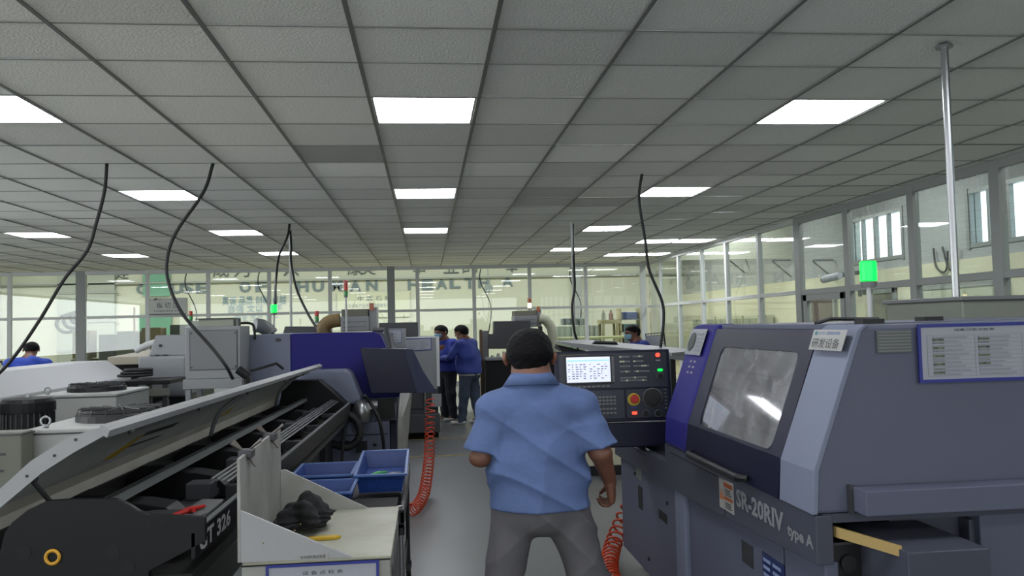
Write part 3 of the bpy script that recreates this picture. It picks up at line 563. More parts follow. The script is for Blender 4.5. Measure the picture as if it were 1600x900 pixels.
    # warning label
    p0=Vector((N,3.56,.80)); q=B().plate([p0,p0+Vector((0,-.17,0)),p0+Vector((0,-.17,.13)),p0+Vector((0,0,.13))],.0015); wl_=ob('warning_label',q,mat('label_white','#a9a9a6',.5),fa)
    P=lambda y,z: Vector((N-.002,3.56-y,.80+z))
    ob('warning_band',B().plate([P(.06,.1),P(.16,.1),P(.16,.12),P(.06,.12)],.001).plate([P(.06,.045),P(.16,.045),P(.16,.06),P(.06,.06)],.001),mat('label_orange','#a8562a',.5),wl_)
    ob('warning_triangle',B().plate([P(.01,.04),P(.05,.04),P(.03,.085)],.001),mat('label_orange2','#c9702a',.5),wl_)
    g=B(); lines(g,(N-.001,3.49,.81),xd,zd,.09,.03,3); lines(g,(N-.001,3.49,.865),xd,zd,.09,.03,3); ob('warning_print',g,greyd,wl_)
    # far tray with white label sheet, and base cabinets
    ob('tray',B().box(1.33,1.9,4.40,4.44,.70,.86).box(1.33,1.9,5.58,5.62,.70,.835).box(1.86,1.9,4.40,5.62,.70,.85).box(1.33,1.9,4.40,5.62,.70,.73),slate,r)
    ob('control_shelf',B().prismZ([(1.28,5.2),(1.62,5.2),(1.62,5.62),(1.28,5.62)],.83,.842),lgrey,r,bevel=.004)
    ob('blue_label',B().box(1.38,1.52,5.3,5.5,.842,.844),mat('label_blue','#2e62a8',.5),r); ob('shelf_knob',B().lathe([(.03,0),(.03,.02),(.02,.03)],(1.56,5.27,.842),12),black,r)
    b=B().box(1.30,2.8,4.32,5.58,.10,.72); ob('base_cabinet',b,lilac,r,bevel=.008,label='far base cabinet with two dark slots')
    ob('corner_post',B().box(1.285,1.36,4.14,4.30,.06,.735),lilacl,r,bevel=.01)
    ob('base_cabinet',B().box(1.31,2.8,3.02,4.14,.10,.79),lilac,r,bevel=.006); ob('base_cabinet',B().box(1.31,1.36,2.68,3.0,.10,.80),lilac,r,bevel=.006); ob('base_cabinet',B().box(1.9,2.9,2.72,3.0,.10,.935),lilac,r,bevel=.006)
    ob('levelling_foot',B().lathe([(.06,0),(.06,.02),(.02,.03),(.02,.11)],(1.45,5.4,0),12),steel,r); ob('levelling_foot',B().lathe([(.06,0),(.06,.02),(.02,.03),(.02,.11)],(1.45,2.95,0),12),steel,r)
    g=B().box(1.298,1.301,5.02,5.12,.46,.60).box(1.298,1.301,4.50,4.66,.50,.55); ob('slot',g,dark,r)
    ob('plate_label',B().box(1.297,1.3,5.02,5.16,.64,.70+.02),mat('label_olive','#7d8279',.5),r)
    g=B().disc((1.30,5.18,.66),(-1,0,0),.01,.01,10).disc((1.30,4.48,.62),(-1,0,0),.01,.01,10).disc((1.30,4.9,.2),(-1,0,0),.01,.01,10); ob('screw',g,black,r)
    g=B().box(1.307,1.31,3.30,3.42,.60,.69); ob('slot',g,mat('slot_dark','#2c2f33',.6),r)
    pl=ob('data_plate',B().box(1.306,1.31,3.0,3.2,.48,.70),mat('plate_blue','#182a5e',.4),r); g=B(); lines(g,(1.306,3.19,.49),xd,zd,.18,.2,7,cols=2); ob('plate_print',g,mat('pale_blue_print','#8fa0c8',.5),pl)
    # end face: vent, notice, white plate, long rail, chute and pocket
    V_=aY(1370,517,y0); v2=aY(1425,550,y0); vb=ob('vent_window',B().box(V_.x,v2.x,y0-.0,y0+.012,v2.z,V_.z),mat('vent_dark','#5d6361',.3),r)
    g=B()
    for i in range(7): z=v2.z+(V_.z-v2.z)*(i+.5)/7; g.box(V_.x+.004,v2.x-.004,y0-.004,y0,z-.002,z+.002)
    ob('louvre',g,grey,vb)
    a=aY(1436,601,y0); c=aY(1604,505,y0); notice('notice_frame',r,(a.x,y0,a.z+.005),(1,0,-.0),(0,0,1),c.x-a.x+.01,c.z-a.z,.011,pics=5,title='设备日常点检表',rows=10,label='blue-framed inspection sheet with small photos')
    # white name plate wrapped on the strip
    S2=lambda y,t: S(y,t,.026)
    np_=ob('name_plate',B().plate([S2(2.905,.83),S2(2.665,.83),S2(2.665,.985),S2(2.905,.985)],.002),mat('label_white','#a9a9a6',.5),r)
    xdv=(0,-1,0); zdv=(S(3,1)-S(3,0)).normalized()
    text('lettering','研发设备',S2(2.89,.845),xdv,zdv,.20,.036,ink,np_,lift=.003); text('lettering','CITIC 国安科技',S2(2.865,.945),xdv,zdv,.16,.013,mat('label_blue','#2e62a8',.5),np_,lift=.003)
    ob('logo_dot',B().disc(S2(2.88,.958),(-.94,0,.34),.008,.004,12),mat('logo_teal','#1d7a84',.5),np_)
    ob('side_rail',B().box(1.40,2.95,y0-.09,y0,.975,1.055),lilac,r,bevel=.003); ob('rail_bracket',B().box(1.388,1.40,y0-.012,y0+.01,.968,1.06),greyd,r)
    ob('under_beam',B().box(1.30,2.95,y0+.01,y0+.25,.935,.965),slate,r)
    ob('recess_panel',B().box(1.62,2.95,y0+.16,y0+.3,.1,.94),slate,r); ob('panel_cover',B().box(1.88,2.95,y0+.10,y0+.17,.12,.90),slate,r,bevel=.006)
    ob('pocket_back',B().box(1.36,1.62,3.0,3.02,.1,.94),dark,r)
    ch=B().prismX([(2.30,.2),(2.30,.885),(2.40,.905),(2.78,.91),(2.78,.2)],1.47,1.76); ob('chip_chute',B().box(1.45,1.72,2.42,2.80,.3,.895),slate,r,bevel=.004)
    k=ob('conveyor',B().box(1.34,1.46,2.7,2.98,.5,.86),black,r,bevel=.01)
    g=B()
    for i in range(4): g.disc((1.40,2.695,.58+.07*i),(0,-1,0),.028,.008,14)
    g.disc((1.338,2.8,.72),(-1,0,0),.06,.01,20); ob('roller',g,rubber,k)
    ob('brass_bar',B().hexa([(1.335,2.66,.925),(1.455,2.46,.905),(1.455,2.46,.87),(1.335,2.66,.89)],[(1.34,2.67,.925),(1.46,2.47,.905),(1.46,2.47,.87),(1.34,2.67,.89)]),brass,r)
    ob('hinge',B().box(1.52,1.6,y0+.1,y0+.16,1.595,1.612),rubber,r); ob('hinge',B().box(1.75,1.82,y0+.1,y0+.16,1.6,1.615),rubber,r); ob('roof_cable',B().tube([(1.47,y0+.35,1.6),(1.55,y0+.4,1.615),(1.75,y0+.4,1.61)],.008,6),rubber,r)
right_lathe()
o=tower(2.42,4.3,1.6,1.925,[green_l],'lit green beacon on a pole above the nearest lathe on the right',w=.088)
a=aY(1487,500,4.9); mcx=a.x
c=root('oil_mist_collector',(3.45,4.9,0),'pale grey oil mist collector cabinet behind the nearest lathe, under the steel conduit','mist collector')
ob('body',B().box(3.10,3.9,4.5,5.3,.08,1.70),mat('pale_green_grey','#85897f',.5),c,bevel=.01); ob('lid',B().box(3.08,3.92,4.48,5.32,1.70,1.725),grey,c,bevel=.006); ob('plinth',B().box(3.15,3.85,4.55,5.25,0,.08),black,c)
ob('ceiling_conduit',B().cyl((3.2,4.7,1.72),(3.2,4.7,H),.022,12).lathe([(.05,0),(.05,.012),(.03,.03)],(3.2,4.7,H-.04),12),steel,label='galvanised conduit pole from ceiling down to the right-hand mist collector',cat='conduit pole',smooth=False)

# control panel of the right lathe
def control_panel():
    # upper screen half leans back a little; whole panel turned slightly to the operator
    o0=Vector((1.10,4.86,0)); r=root('control_panel',(1.10,4.90,.95),'dark navy operator control panel with lit screen and red emergency button','control panel')
    Mx=Matrix.Translation((1.12,4.86,.975))@Matrix.Rotation(-.02,4,'Z')@Matrix.Rotation(-.10,4,'X')
    Wd,Hh=.70,.48; lx,rx=-.36,.34
    zz_=lambda z: .48-(.48-z)*.814 if z>.2 else .252-(.2-z); P=lambda x,z,d=0: Mx@Vector((x,d,zz_(z)))
    def bx(b,x0,x1,d0,d1,z0,z1): return b.hexa([P(x0,z0,d0),P(x1,z0,d0),P(x1,z1,d0),P(x0,z1,d0)],[P(x0,z0,d1),P(x1,z0,d1),P(x1,z1,d1),P(x0,z1,d1)])
    ob('housing',bx(bx(B(),lx,rx,0,.07,0,Hh),lx+.05,rx-.05,.07,.16,.05,Hh-.05),navy,r,bevel=.006); pn=mat('panel_face','#252a3a',.45); face=B()
    bx(face,lx+.02,rx-.02,-.006,0,.20,Hh-.02); bx(face,lx+.02,.05,-.006,0,.02,.19); bx(face,.06,rx-.02,-.006,0,.02,.19); fc=ob('face_plate',face,pn,r,bevel=.002)
    sc=ob('screen_bezel',bx(B(),-.305,-.01,-.012,-.006,.235,.445),black,r,bevel=.003)
    ob('screen',bx(B(),-.295,-.03,-.0135,-.012,.25,.435),mat('lit_screen',(.55,.58,.72,1),.4,emit=.55),sc)
    u=B(); bx(u,-.29,-.035,-.0145,-.0135,.405,.413); ob('screen_band',u,mat('lit_cyan',(.2,.55,.65,1),.4,emit=.5),sc)
    u=B(); random.seed(9)
    for k in range(2):
        for i in range(7):
            x=-.285+.13*k
            for j in range(5):
                if random.random()<.75: xx=x+j*.023; bx(u,xx,xx+random.uniform(.006,.018),-.0145,-.0135,.275+.017*i,.281+.017*i)
    ob('screen_text',u,mat('screen_ink',(.10,.11,.22,1),.5),sc)
    kb=B()
    for i in range(11): bx(kb,-.02,-.006,-.014,-.006,.25+.017*i,.261+.017*i)
    for i in range(9): bx(kb,-.29+.029*i,-.27+.029*i,-.016,-.006,.212,.222)
    ob('soft_keys',kb,grey,r)
    kb=B(); kl=B(); rows=[(.43,9),(.395,9),(.36,11),(.32,11),(.275,10),(.255,10)]
    for z,n in rows:
        for i in range(n):
            if z>.3 and i in (4,): continue
            t=kl if random.random()<.15 else kb; bx(t,.03+.0165*i,.043+.0165*i,-.012,-.006,z-.006,z+.006)
    for z in (.15,.13,.11,.08,.055):
        for i in range(6): bx(kb,-.13+.022*i,-.115+.022*i,-.012,-.006,z-.006,z+.005)
    ob('keys',kb,grey,r); ob('pale_keys',kl,mat('key_pale','#c9d0b0',.4),r)  # a random few keys get a paler colour
    nrm=(P(0,0,-1)-P(0,0,0)); 
    for x,z,m,rad,nm in ((.265,.437,red_l,.013,'red_lamp'),(.275,.325,green_l,.0,'green_button'),(.105,.05,red_l,.0,'red_button')):
        if rad: ob(nm,B().disc(P(x,z,-.006),nrm,rad,.012,16),m,r)
        else: ob(nm,bx(B(),x-.015,x+.015,-.016,-.006,z-.009,z+.009),m,r,bevel=.004)
    yr=ob('emergency_ring',B().disc(P(.105,.13,-.006),nrm,.038,.006,24),mat('yellow_ring','#c9b52a',.4),r)
    ob('emergency_button',B().disc(P(.105,.133,-.012),nrm,.016,.012,16).disc(P(.105,.133,-.024),nrm,.026,.014,20),red,r,bevel=.004)
    hw=ob('handwheel',B().disc(P(.22,.135,-.006),nrm,.055,.018,28).disc(P(.22,.135,-.024),nrm,.04,.006,24),rubber,r,bevel=.003); ob('handwheel_ring',B().ring(P(.22,.135,-.01),nrm,.058,.003,28),grey,hw)
    for x,z in ((.175,.045),(.25,.045),(.275,.28)): k=ob('knob',B().disc(P(x,z,-.006),nrm,.014,.02,14),black,r); ob('dial_ring',B().ring(P(x,z,-.008),nrm,.021,.0015,16),grey,k)
    g=B()
    for k in range(6): bx(g,.292+.002*(k%2),.302+.002*(k%2),-.02,-.006,.07+.022*k,.08+.022*k)
    ob('toggles',g,steel,r); bx(g:=B(),-.33,-.16,-.0075,-.006,.452,.456); ob('gold_line',g,mat('gold_line','#7d7338',.5),r)
    bx(g:=B(),.253,.28,-.0075,-.006,.392,.402); ob('lamp_caption',g,lgrey,r)
    bx(g:=B(),.085,.125,-.0075,-.006,.078,.088); ob('button_caption',g,bluef,r)
    ob('lower_apron',bx(B(),lx+.01,rx,-.01,.14,-.15,-.004),navy,r,bevel=.008)
    ob('arm',B().tube([(1.30,5.0,1.0),(1.30,5.0,.90),(1.30,5.02,.852)],.03,10),greyd,r)
control_panel()
coil([(1.50,5.78,.5),(1.36,5.76,.26),(1.24,5.6,.12),(1.14,5.3,.07),(1.08,4.95,.07),(1.10,4.6,.07)],.055,.008,24,orange,'orange coiled air hose on the floor at the far foot of the nearest lathe')

# ---------------------------------------------------------------- near bar feeder (left)
def near_feeder():
    r=root('bar_feeder',(-1.15,3.0,0),'long black bar feeder with white lid propped open, in the left foreground','bar feeder')
    E=lambda px,py: aY(px,py,3.0)
    pts=[(7,833),(18,817),(43,797),(72,783),(117,780),(182,780),(200,788),(217,799),(233,804),(320,808),(321,846),(233,893)]
    poly=[(E(*p).x,E(*p).z) for p in pts]+[(-1.0,.45),(-1.56,.45)]
    ep=ob('end_plate',B().prismY(poly,3.0,3.025),char,r,bevel=.003)
    c=E(83,870); ob('yellow_ring',B().ring((c.x,2.995,c.z),(0,-1,0),.022,.006,28),mat('ring_yellow','#d8a021',.4),ep)
    for q in ((37,863),(175,863),(198,887)): c=E(*q); ob('port',B().disc((c.x,3.0,c.z),(0,-1,0),.026,.002,20),dark,ep)
    for k,q in enumerate(((233,818),(255,817))): c=E(*q); ob('screw',B().disc((c.x,3.0,c.z),(0,-1,0),.004,.003,8),dark,ep)
    # side rail with lettering, along the aisle side
    sr=ob('side_panel',B().prismX([(3.0,.925),(8.92,.843),(8.92,.713),(3.0,.835)],-.83,-.815),char,r,bevel=.002)
    text('lettering','GT 326',(-.815,3.05,.842),(0,1,-.014),(0,0,1),.46,.066,mat('letter_white','#cfd2d4',.4),sr)
    g=B(); 
    ob('rail_edge',B().hexa([(-.835,3.02,.925),(-.812,3.02,.925),(-.812,3.02,.931),(-.835,3.02,.931)],[(-.835,8.92,.843),(-.812,8.92,.843),(-.812,8.92,.849),(-.835,8.92,.849)]),grey,sr)
    ob('trough',B().prismX([(3.02,.78),(8.92,.70),(8.92,.66),(3.02,.74)],-1.56,-.83).prismX([(3.02,.92),(8.92,.85),(8.92,.70),(3.02,.78)],-1.565,-1.545),dark,r)
    ob('base_frame',B().box(-1.45,-.98,3.3,3.9,0,.75).box(-1.45,-.98,8.0,8.6,0,.68).box(-1.40,-1.03,3.9,8.0,.35,.72),black,r)  # stand, boxed in solid black to fill in the darkness beneath the feeder
    ob('end_stand',B().box(-1.56,-.86,3.03,3.28,0,.76),black,r)
    # channel guides: dark humped plates along the trough
    for i,y in enumerate((3.62,4.42,5.22,6.1,7.0,7.95)):
        dz=-.012*(y-3.6)
        ob('guide_plate',B().prismY([(-1.55,.78+dz),(-1.55,.89+dz),(-1.47,.955+dz),(-1.36,.955+dz),(-1.31,.92+dz),(-1.2,.91+dz),(-1.1,.89+dz),(-1.05,.84+dz),(-1.05,.78+dz)],y,y+.16),char,r,bevel=.004)
    ob('upper_channel',B().hexa([(-1.29,3.25,.945),(-1.24,3.25,.945),(-1.24,3.25,.975),(-1.29,3.25,.975)],[(-1.29,8.68,.89),(-1.24,8.68,.89),(-1.24,8.68,.92),(-1.29,8.68,.92)]),alug,r)
    ob('channel_slot',B().hexa([(-1.275,3.2,.975),(-1.255,3.2,.975),(-1.255,3.2,.98),(-1.275,3.2,.98)],[(-1.275,8.68,.92),(-1.255,8.68,.92),(-1.255,8.68,.925),(-1.275,8.68,.925)]),black,r)
    for i,(x,z) in enumerate(((-.985,.955),(-.962,.95),(-.94,.945),(-.918,.938))):
        ob('bar_stock',B().cyl((x,3.9,z),(x,8.6,z-.055),.006,8),steel,r)
    ob('lower_channel',B().box(-1.18,-1.08,3.3,8.68,.79,.82),greyd,r)
    for i,y in enumerate((4.1,4.9,5.8,6.8,7.8)):
        ob('clamp_block',B().box(-1.16,-1.04,y,y+.12,.82,.90-.01*i).box(-1.0,-.86,y+.1,y+.15,.79,.87-.01*i),greyd,r,bevel=.006)
    # end mechanism
    ob('curved_tray',B().prismZ([(-1.27,3.3),(-1.15,3.18),(-.95,3.14),(-.86,3.2),(-.86,3.45),(-.95,3.6),(-1.15,3.62),(-1.27,3.5)],.875,.885),greyd,r,bevel=.004)
    ob('lever_plate',B().hexa([(-1.0,3.08,.90),(-.85,3.3,.915),(-.85,3.55,.915),(-.95,3.6,.91)],[(-1.0,3.08,.915),(-.85,3.3,.93),(-.85,3.55,.93),(-.95,3.6,.925)]),grey,r,bevel=.003)
    ob('roller_pin',B().cyl((-1.17,3.16,.955),(-1.09,3.22,.97),.014,10).cyl((-1.14,3.2,.88),(-1.14,3.2,.96),.01,8),alug,r)
    ob('latch',B().tube([(-1.0,3.3,.915),(-.93,3.34,.935),(-.88,3.38,.94)],[.008,.012,.006],8).tube([(-.96,3.38,.92),(-.9,3.3,.94)],.008,8),red,r)
    # lid: hinged on the far side, open; profile read across the trough
    L0=[(-1.575,.88),(-1.585,.965),(-1.53,1.035),(-1.355,1.195),(-1.235,1.27),(-1.115,1.305)]
    th=.014
    def off(P_,d):
        out=[]
        for i,(x,z) in enumerate(P_):
            a=P_[max(0,i-1)]; b_=P_[min(len(P_)-1,i+1)]; tx,tz=b_[0]-a[0],b_[1]-a[1]; l=math.hypot(tx,tz); out.append((x+tz/l*d,z-tx/l*d))
        return out
    Li=off(L0,th); ys=[3.0,8.8]; lid=B(); sh=lambda P_,y: [(x,y,z-.008*(y-3)) for x,z in P_]
    loop0=L0+list(reversed(Li)); lid.hexa(sh(loop0,3.0),sh(loop0,8.8)); lo=ob('lid',lid,mat('lid_white','#f4f1e8',.45,stain='#dcd8c8',nscale=3),r,label='white lid propped open')
    Lin=off(L0,th+.002); g=B(); q=Lin[2:6]+list(reversed(off(L0,th+.006)[2:6])); g.hexa(sh(q,3.06),sh(q,8.72)); ob('lid_lining',g,mat('lid_lining','#d4d5d2',.55,noise=.08,nscale=3),lo)
    # near rim (folded flange) and long free edge
    wdt=[.03,.045,.045,.055,.055,.03]; o2=[]
    for i,((x,z),w_) in enumerate(zip(L0,wdt)): q=off(L0,w_)[i]; o2.append(q)
    ob('lid_end_flange',B().hexa([(x,2.992,z) for x,z in L0+list(reversed(o2))],[(x,3.004,z) for x,z in L0+list(reversed(o2))]),white,lo)
    g=B().hexa([(-1.125,2.99,1.31),(-1.095,2.99,1.29),(-1.105,2.99,1.265),(-1.135,2.99,1.285)],[(-1.125,8.8,1.264),(-1.095,8.8,1.244),(-1.105,8.8,1.219),(-1.135,8.8,1.239)]); ob('lid_free_edge',g,white,lo)
    for y in (3.25,4.2,5.3,6.6,7.6): c=(-1.118,y,1.262-.008*(y-3)); ob('lid_stop',B().disc(c,(.6,0,-.8),.012,.012,10),black,lo)
    for q in ((42,744),(85,712),(118,687)): c=aY(q[0],q[1],2.99); ob('lid_screw',B().disc((c.x,2.992,c.z),(0,-1,0),.005,.004,8),black,lo)
    # logo on the lining
    def LP(y,s): 
        a,b_=off(L0,th+.008)[2],off(L0,th+.008)[3]; return Vector((a[0]+(b_[0]-a[0])*s,y,a[1]+(b_[1]-a[1])*s-.008*(y-3)))
    g=B().plate([LP(3.92,.25),LP(4.08,.2),LP(4.22,.75),LP(4.14,.75)],.001); ob('logo_yellow',g,yellow,lo); g=B().plate([LP(4.2,.7),LP(4.75,.62),LP(4.8,.75),LP(4.24,.82)],.001).plate([LP(4.15,.42),LP(4.65,.36),LP(4.68,.42),LP(4.18,.48)],.001); ob('logo_grey',g,greyd,lo)
    g=B().plate([LP(6.15,.1),LP(6.4,.1),LP(6.3,.5)],.001); ob('warning_sticker',g,yellow,lo)
    ob('gas_strut',B().cyl(aY(47,747,3.03),(-1.29,3.10,.975),.0085,8).disc(aY(47,747,3.02),(1,0,0),.017,.02,12),black,r)
    ob('hinge_arm',B().tube(catmull([(-1.15,5.85,1.235),(-1.24,5.75,1.20),(-1.37,5.7,1.10),(-1.42,5.7,1.02),(-1.45,5.72,.93)],6),.014,8),grey,r,smooth=True)
    ob('hinge_arm',B().tube(catmull([(-1.15,8.2,1.215),(-1.24,8.1,1.18),(-1.37,8.05,1.08),(-1.42,8.05,1.0),(-1.45,8.1,.9)],6),.014,8),grey,r,smooth=True)
    ob('end_hood',B().prismY([(-1.55,.70),(-1.50,1.0),(-1.42,1.1),(-1.12,1.1),(-.95,.95),(-.83,.83),(-.83,.70)],8.7,8.93),char,r,bevel=.01)
near_feeder()

# ---------------------------------------------------------------- white parts chute cabinet
def chute():
    r=root('parts_cabinet',(-.4,3.4,0),'worn white steel cabinet with sloping chute sides and a black glove on it','cabinet')
    x0,x1,y0,y1,zt=-.66,-.145,3.0,3.80,.815
    ob('carcass',B().box(x0,x1,y0,y1,.06,zt-.012),dirtyw,r,bevel=.004); ob('work_surface',B().box(x0+.004,x1+.004,y0-.004,y1,zt-.012,zt),mat('cream_worn_paint','#b9baa6',.45,stain='#9a9984',nscale=4),r,bevel=.003)
    ob('back_panel',B().prismX([(y0-.004,zt),(y0-.004,1.175),(y1,1.187),(y1,zt)],x0-.012,x0),dirtyw,r,bevel=.002,label='tall left panel')
    a=aY(551,848,y0); ob('near_gusset',B().prismY([(x0,zt),(a.x,zt),(x0,.995)],y0-.006,y0+.006),white,r,bevel=.001)
    b=aY(575,782,y1); ob('far_gusset',B().prismY([(x0,zt),(b.x,zt),(x0+.02,1.0),(x0,1.0)],y1-.012,y1),dirtyw,r,bevel=.001)
    ob('front_seam',B().box(x0,x1,y0-.0055,y0-.004,zt-.016,zt-.011),dark,r)
    for y in (3.12,3.58):
        c=ob('wing_clamp',B().box(x0-.03,x0+.02,y-.03,y+.03,1.16,1.19),greyd,r,bevel=.004)
        ob('wing',B().plate([(x0-.005,y-.01,1.18),(x0-.055,y-.03,1.215),(x0-.045,y-.005,1.228)],.006).plate([(x0+.0,y+.01,1.18),(x0+.05,y+.0,1.215),(x0+.045,y+.03,1.222)],.006).plate([(x0-.01,y,1.17),(x0+.025,y-.012,1.125),(x0+.025,y+.012,1.125)],.006),mat('tarnished_steel','#6e6761',.5,.6),c)
    tp=aY(467,876,y0); tq=aY(513,866,y0); nl=ob('name_label',B().box(tp.x,tq.x,y0-.010,y0-.0065,tp.z+.002,tq.z+.004),mat('label_white','#a9a9a6',.5),r); text('lettering','自动接料输送装置',(tp.x+.008,y0-.0105,tp.z+.008),(1,0,0),(0,0,1),tq.x-tp.x-.016,.011,ink,nl)
    p=aY(416,883,y0); q=aY(592,879,y0); notice('notice_frame',r,(p.x,y0-.004,p.z-.30),(1,0,0),(0,0,1),q.x-p.x,.30,.009,title='设 备 点 检 表',rows=14,label='blue-framed check sheet on the cabinet front')
    ob('foot_rail',B().box(x0+.03,x1-.03,y0+.03,y1-.03,0,.06),black,r)
    ob('door_seam',B().box(x1,x1+.002,3.1,3.7,.15,.75).box(x1+.002,x1+.004,3.12,3.68,.17,.73),greyd,r)
    g=B()
    for (px,py) in ((461,828),(470,818),(412,848)): c=aY(px,py,y0); g.disc((c.x,y0-.006,c.z),(0,-1,0),.003,.002,6)
    ob('chip_marks',g,brown,r)
chute()
def glove():
    bm=bmesh.new(); bmesh.ops.create_icosphere(bm,subdivisions=5,radius=1)
    vs=[]
    for v in bm.verts:
        p=v.co; n=.16*math.sin(5*p.x+3*p.z)+.12*math.sin(9*p.y+4*p.x+2)+.045*math.sin(15*p.z+6*p.y)+.02*math.sin(21*p.x+9*p.y)
        s=1+n; z=p.z*s; vs.append((-.495+.100*p.x*s+.03*z,3.45+.12*p.y*s,.86+ (.05 if z>0 else .04)*z*(1.4-.9*p.x if z>0 else 1)))
    fs=[[v.index for v in f.verts] for f in bm.faces]; bm.free(); m=min(v[2] for v in vs); vs=[(x,y,z-m+.815) for x,y,z in vs]
    o=mesh_obj('work_glove',vs,fs,mat('black_cloth','#0f0f12',.9,bump=.6,bscale=60),smooth=True); tag(o,'crumpled black work glove lying in the white parts cabinet','glove')
glove()
ob('utility_knife',B().hexa([(-.505,3.255,.8155),(-.49,3.24,.8155),(-.36,3.25,.8155),(-.345,3.27,.8155),(-.36,3.285,.8155),(-.44,3.275,.8155)],[(-.505,3.255,.827),(-.49,3.24,.827),(-.36,3.25,.827),(-.345,3.27,.827),(-.36,3.285,.827),(-.44,3.275,.827)]),yellow,label='yellow utility knife on the white cabinet top',cat='knife',bevel=.002)

# ---------------------------------------------------------------- cart with blue baskets
def cart():
    r=root('parts_cart',(-.5,4.8,0),'black wheeled cart carrying the blue baskets','cart')
    ob('tray',B().box(-.80,-.13,4.12,5.55,.64,.66).box(-.80,-.13,4.12,4.14,.64,.73).box(-.15,-.13,4.12,5.55,.66,.72).box(-.80,-.78,4.12,5.55,.64,.72).box(-.80,-.13,5.53,5.55,.64,.72),black,r,bevel=.003)
    ob('lower_shelf',B().box(-.78,-.15,4.14,5.53,.22,.25),black,r)
    for x in (-.78,-.15):
        for y in (4.16,5.5):
            l=ob('leg',B().cyl((x,y,.08),(x,y,.74),.014,10),steel if (x>-.5 and y<5) else black,r); ob('caster',B().cyl((x-.015,y,.045),(x+.015,y,.045),.045,14).box(x-.02,x+.02,y-.015,y+.015,.06,.1),rubber,l)
    ob('joint',B().cyl((-.15,4.16,.60),(-.15,4.16,.64),.022,10).cyl((-.15,4.16,.36),(-.15,4.16,.40),.022,10),black,r)
    ob('black_bin',B().box(-.60,-.17,4.16,4.5,.66,.715),dark,r)
cart()
def basket(x0,x1,y0,y1,z,h,label,tilt=0):
    r=root('plastic_basket',((x0+x1)/2,(y0+y1)/2,z),label,'basket','blue plastic baskets on the cart'); t=.006; s=.02
    def W(x,y,zz): return (x,y,zz)
    b=B().hexa([(x0+s,y0+s,z),(x1-s,y0+s,z),(x1-s,y1-s,z),(x0+s,y1-s,z)],[(x0+s,y0+s,z+t),(x1-s,y0+s,z+t),(x1-s,y1-s,z+t),(x0+s,y1-s,z+t)])
    C=[(x0,y0),(x1,y0),(x1,y1),(x0,y1)]; c=[(x0+s,y0+s),(x1-s,y0+s),(x1-s,y1-s),(x0+s,y1-s)]; cx,cy=(x0+x1)/2,(y0+y1)/2
    for i in range(4):
        a,d=C[i],C[(i+1)%4]; e,f=c[i],c[(i+1)%4]; inn=lambda p: (p[0]+(t if p[0]<cx else -t),p[1]+(t if p[1]<cy else -t))
        b.hexa([(*e,z),(*f,z),(*d,z+h),(*a,z+h)],[(*inn(e),z),(*inn(f),z),(*inn(d),z+h),(*inn(a),z+h)])
    ob('shell',b,bluep,r)
    rim=B(); rr=.012
    rim.box(x0-rr,x1+rr,y0-rr,y0+.004,z+h-.008,z+h+.006).box(x0-rr,x1+rr,y1-.004,y1+rr,z+h-.008,z+h+.006).box(x0-rr,x0+.004,y0,y1,z+h-.008,z+h+.006).box(x1-.004,x1+rr,y0,y1,z+h-.008,z+h+.006)
    ob('rim',rim,mat('blue_plastic_rim','#4467a6',.4),r,bevel=.003)
    rb=B(); n=max(3,int((x1-x0)/.05))
    for i in range(n+1):
        x=x0+s+(x1-x0-2*s)*i/n; rb.hexa([(x-.002,y0+s-.006,z),(x+.002,y0+s-.006,z),(x+.002,y0-.006,z+h),(x-.002,y0-.006,z+h)],[(x-.002,y0+s,z),(x+.002,y0+s,z),(x+.002,y0,z+h),(x-.002,y0,z+h)])
    ob('ribs',rb,bluep,r)
    if tilt: r.rotation_euler=(tilt,0,0)
    return r
bA=basket(-.405,-.135,4.62,5.25,.735,.10,'blue basket with small parts, rightmost on the cart',.06)
basket(-.765,-.44,4.72,5.15,.705,.10,'blue basket in the middle of the cart, behind the slatted one')
basket(-.66,-.40,4.24,4.60,.70,.10,'blue slatted basket nearest the white cabinet')
for i,(x,y,m,lb) in enumerate(((-.30,4.85,mat('green_plastic','#3fae5a',.4),'green tool in the rightmost blue basket'),(-.33,4.75,mat('pink_plastic','#c75a86',.5),'pink part in the rightmost blue basket'),(-.22,4.8,lgrey,'white part in the rightmost blue basket'))):
    z=.772; ob('small_part',B().tube([(x-.05,y-.03,z),(x,y,z+.012),(x+.05,y+.05,z+.01)],[.009,.014,.007],8),m,label=lb,cat='small part')

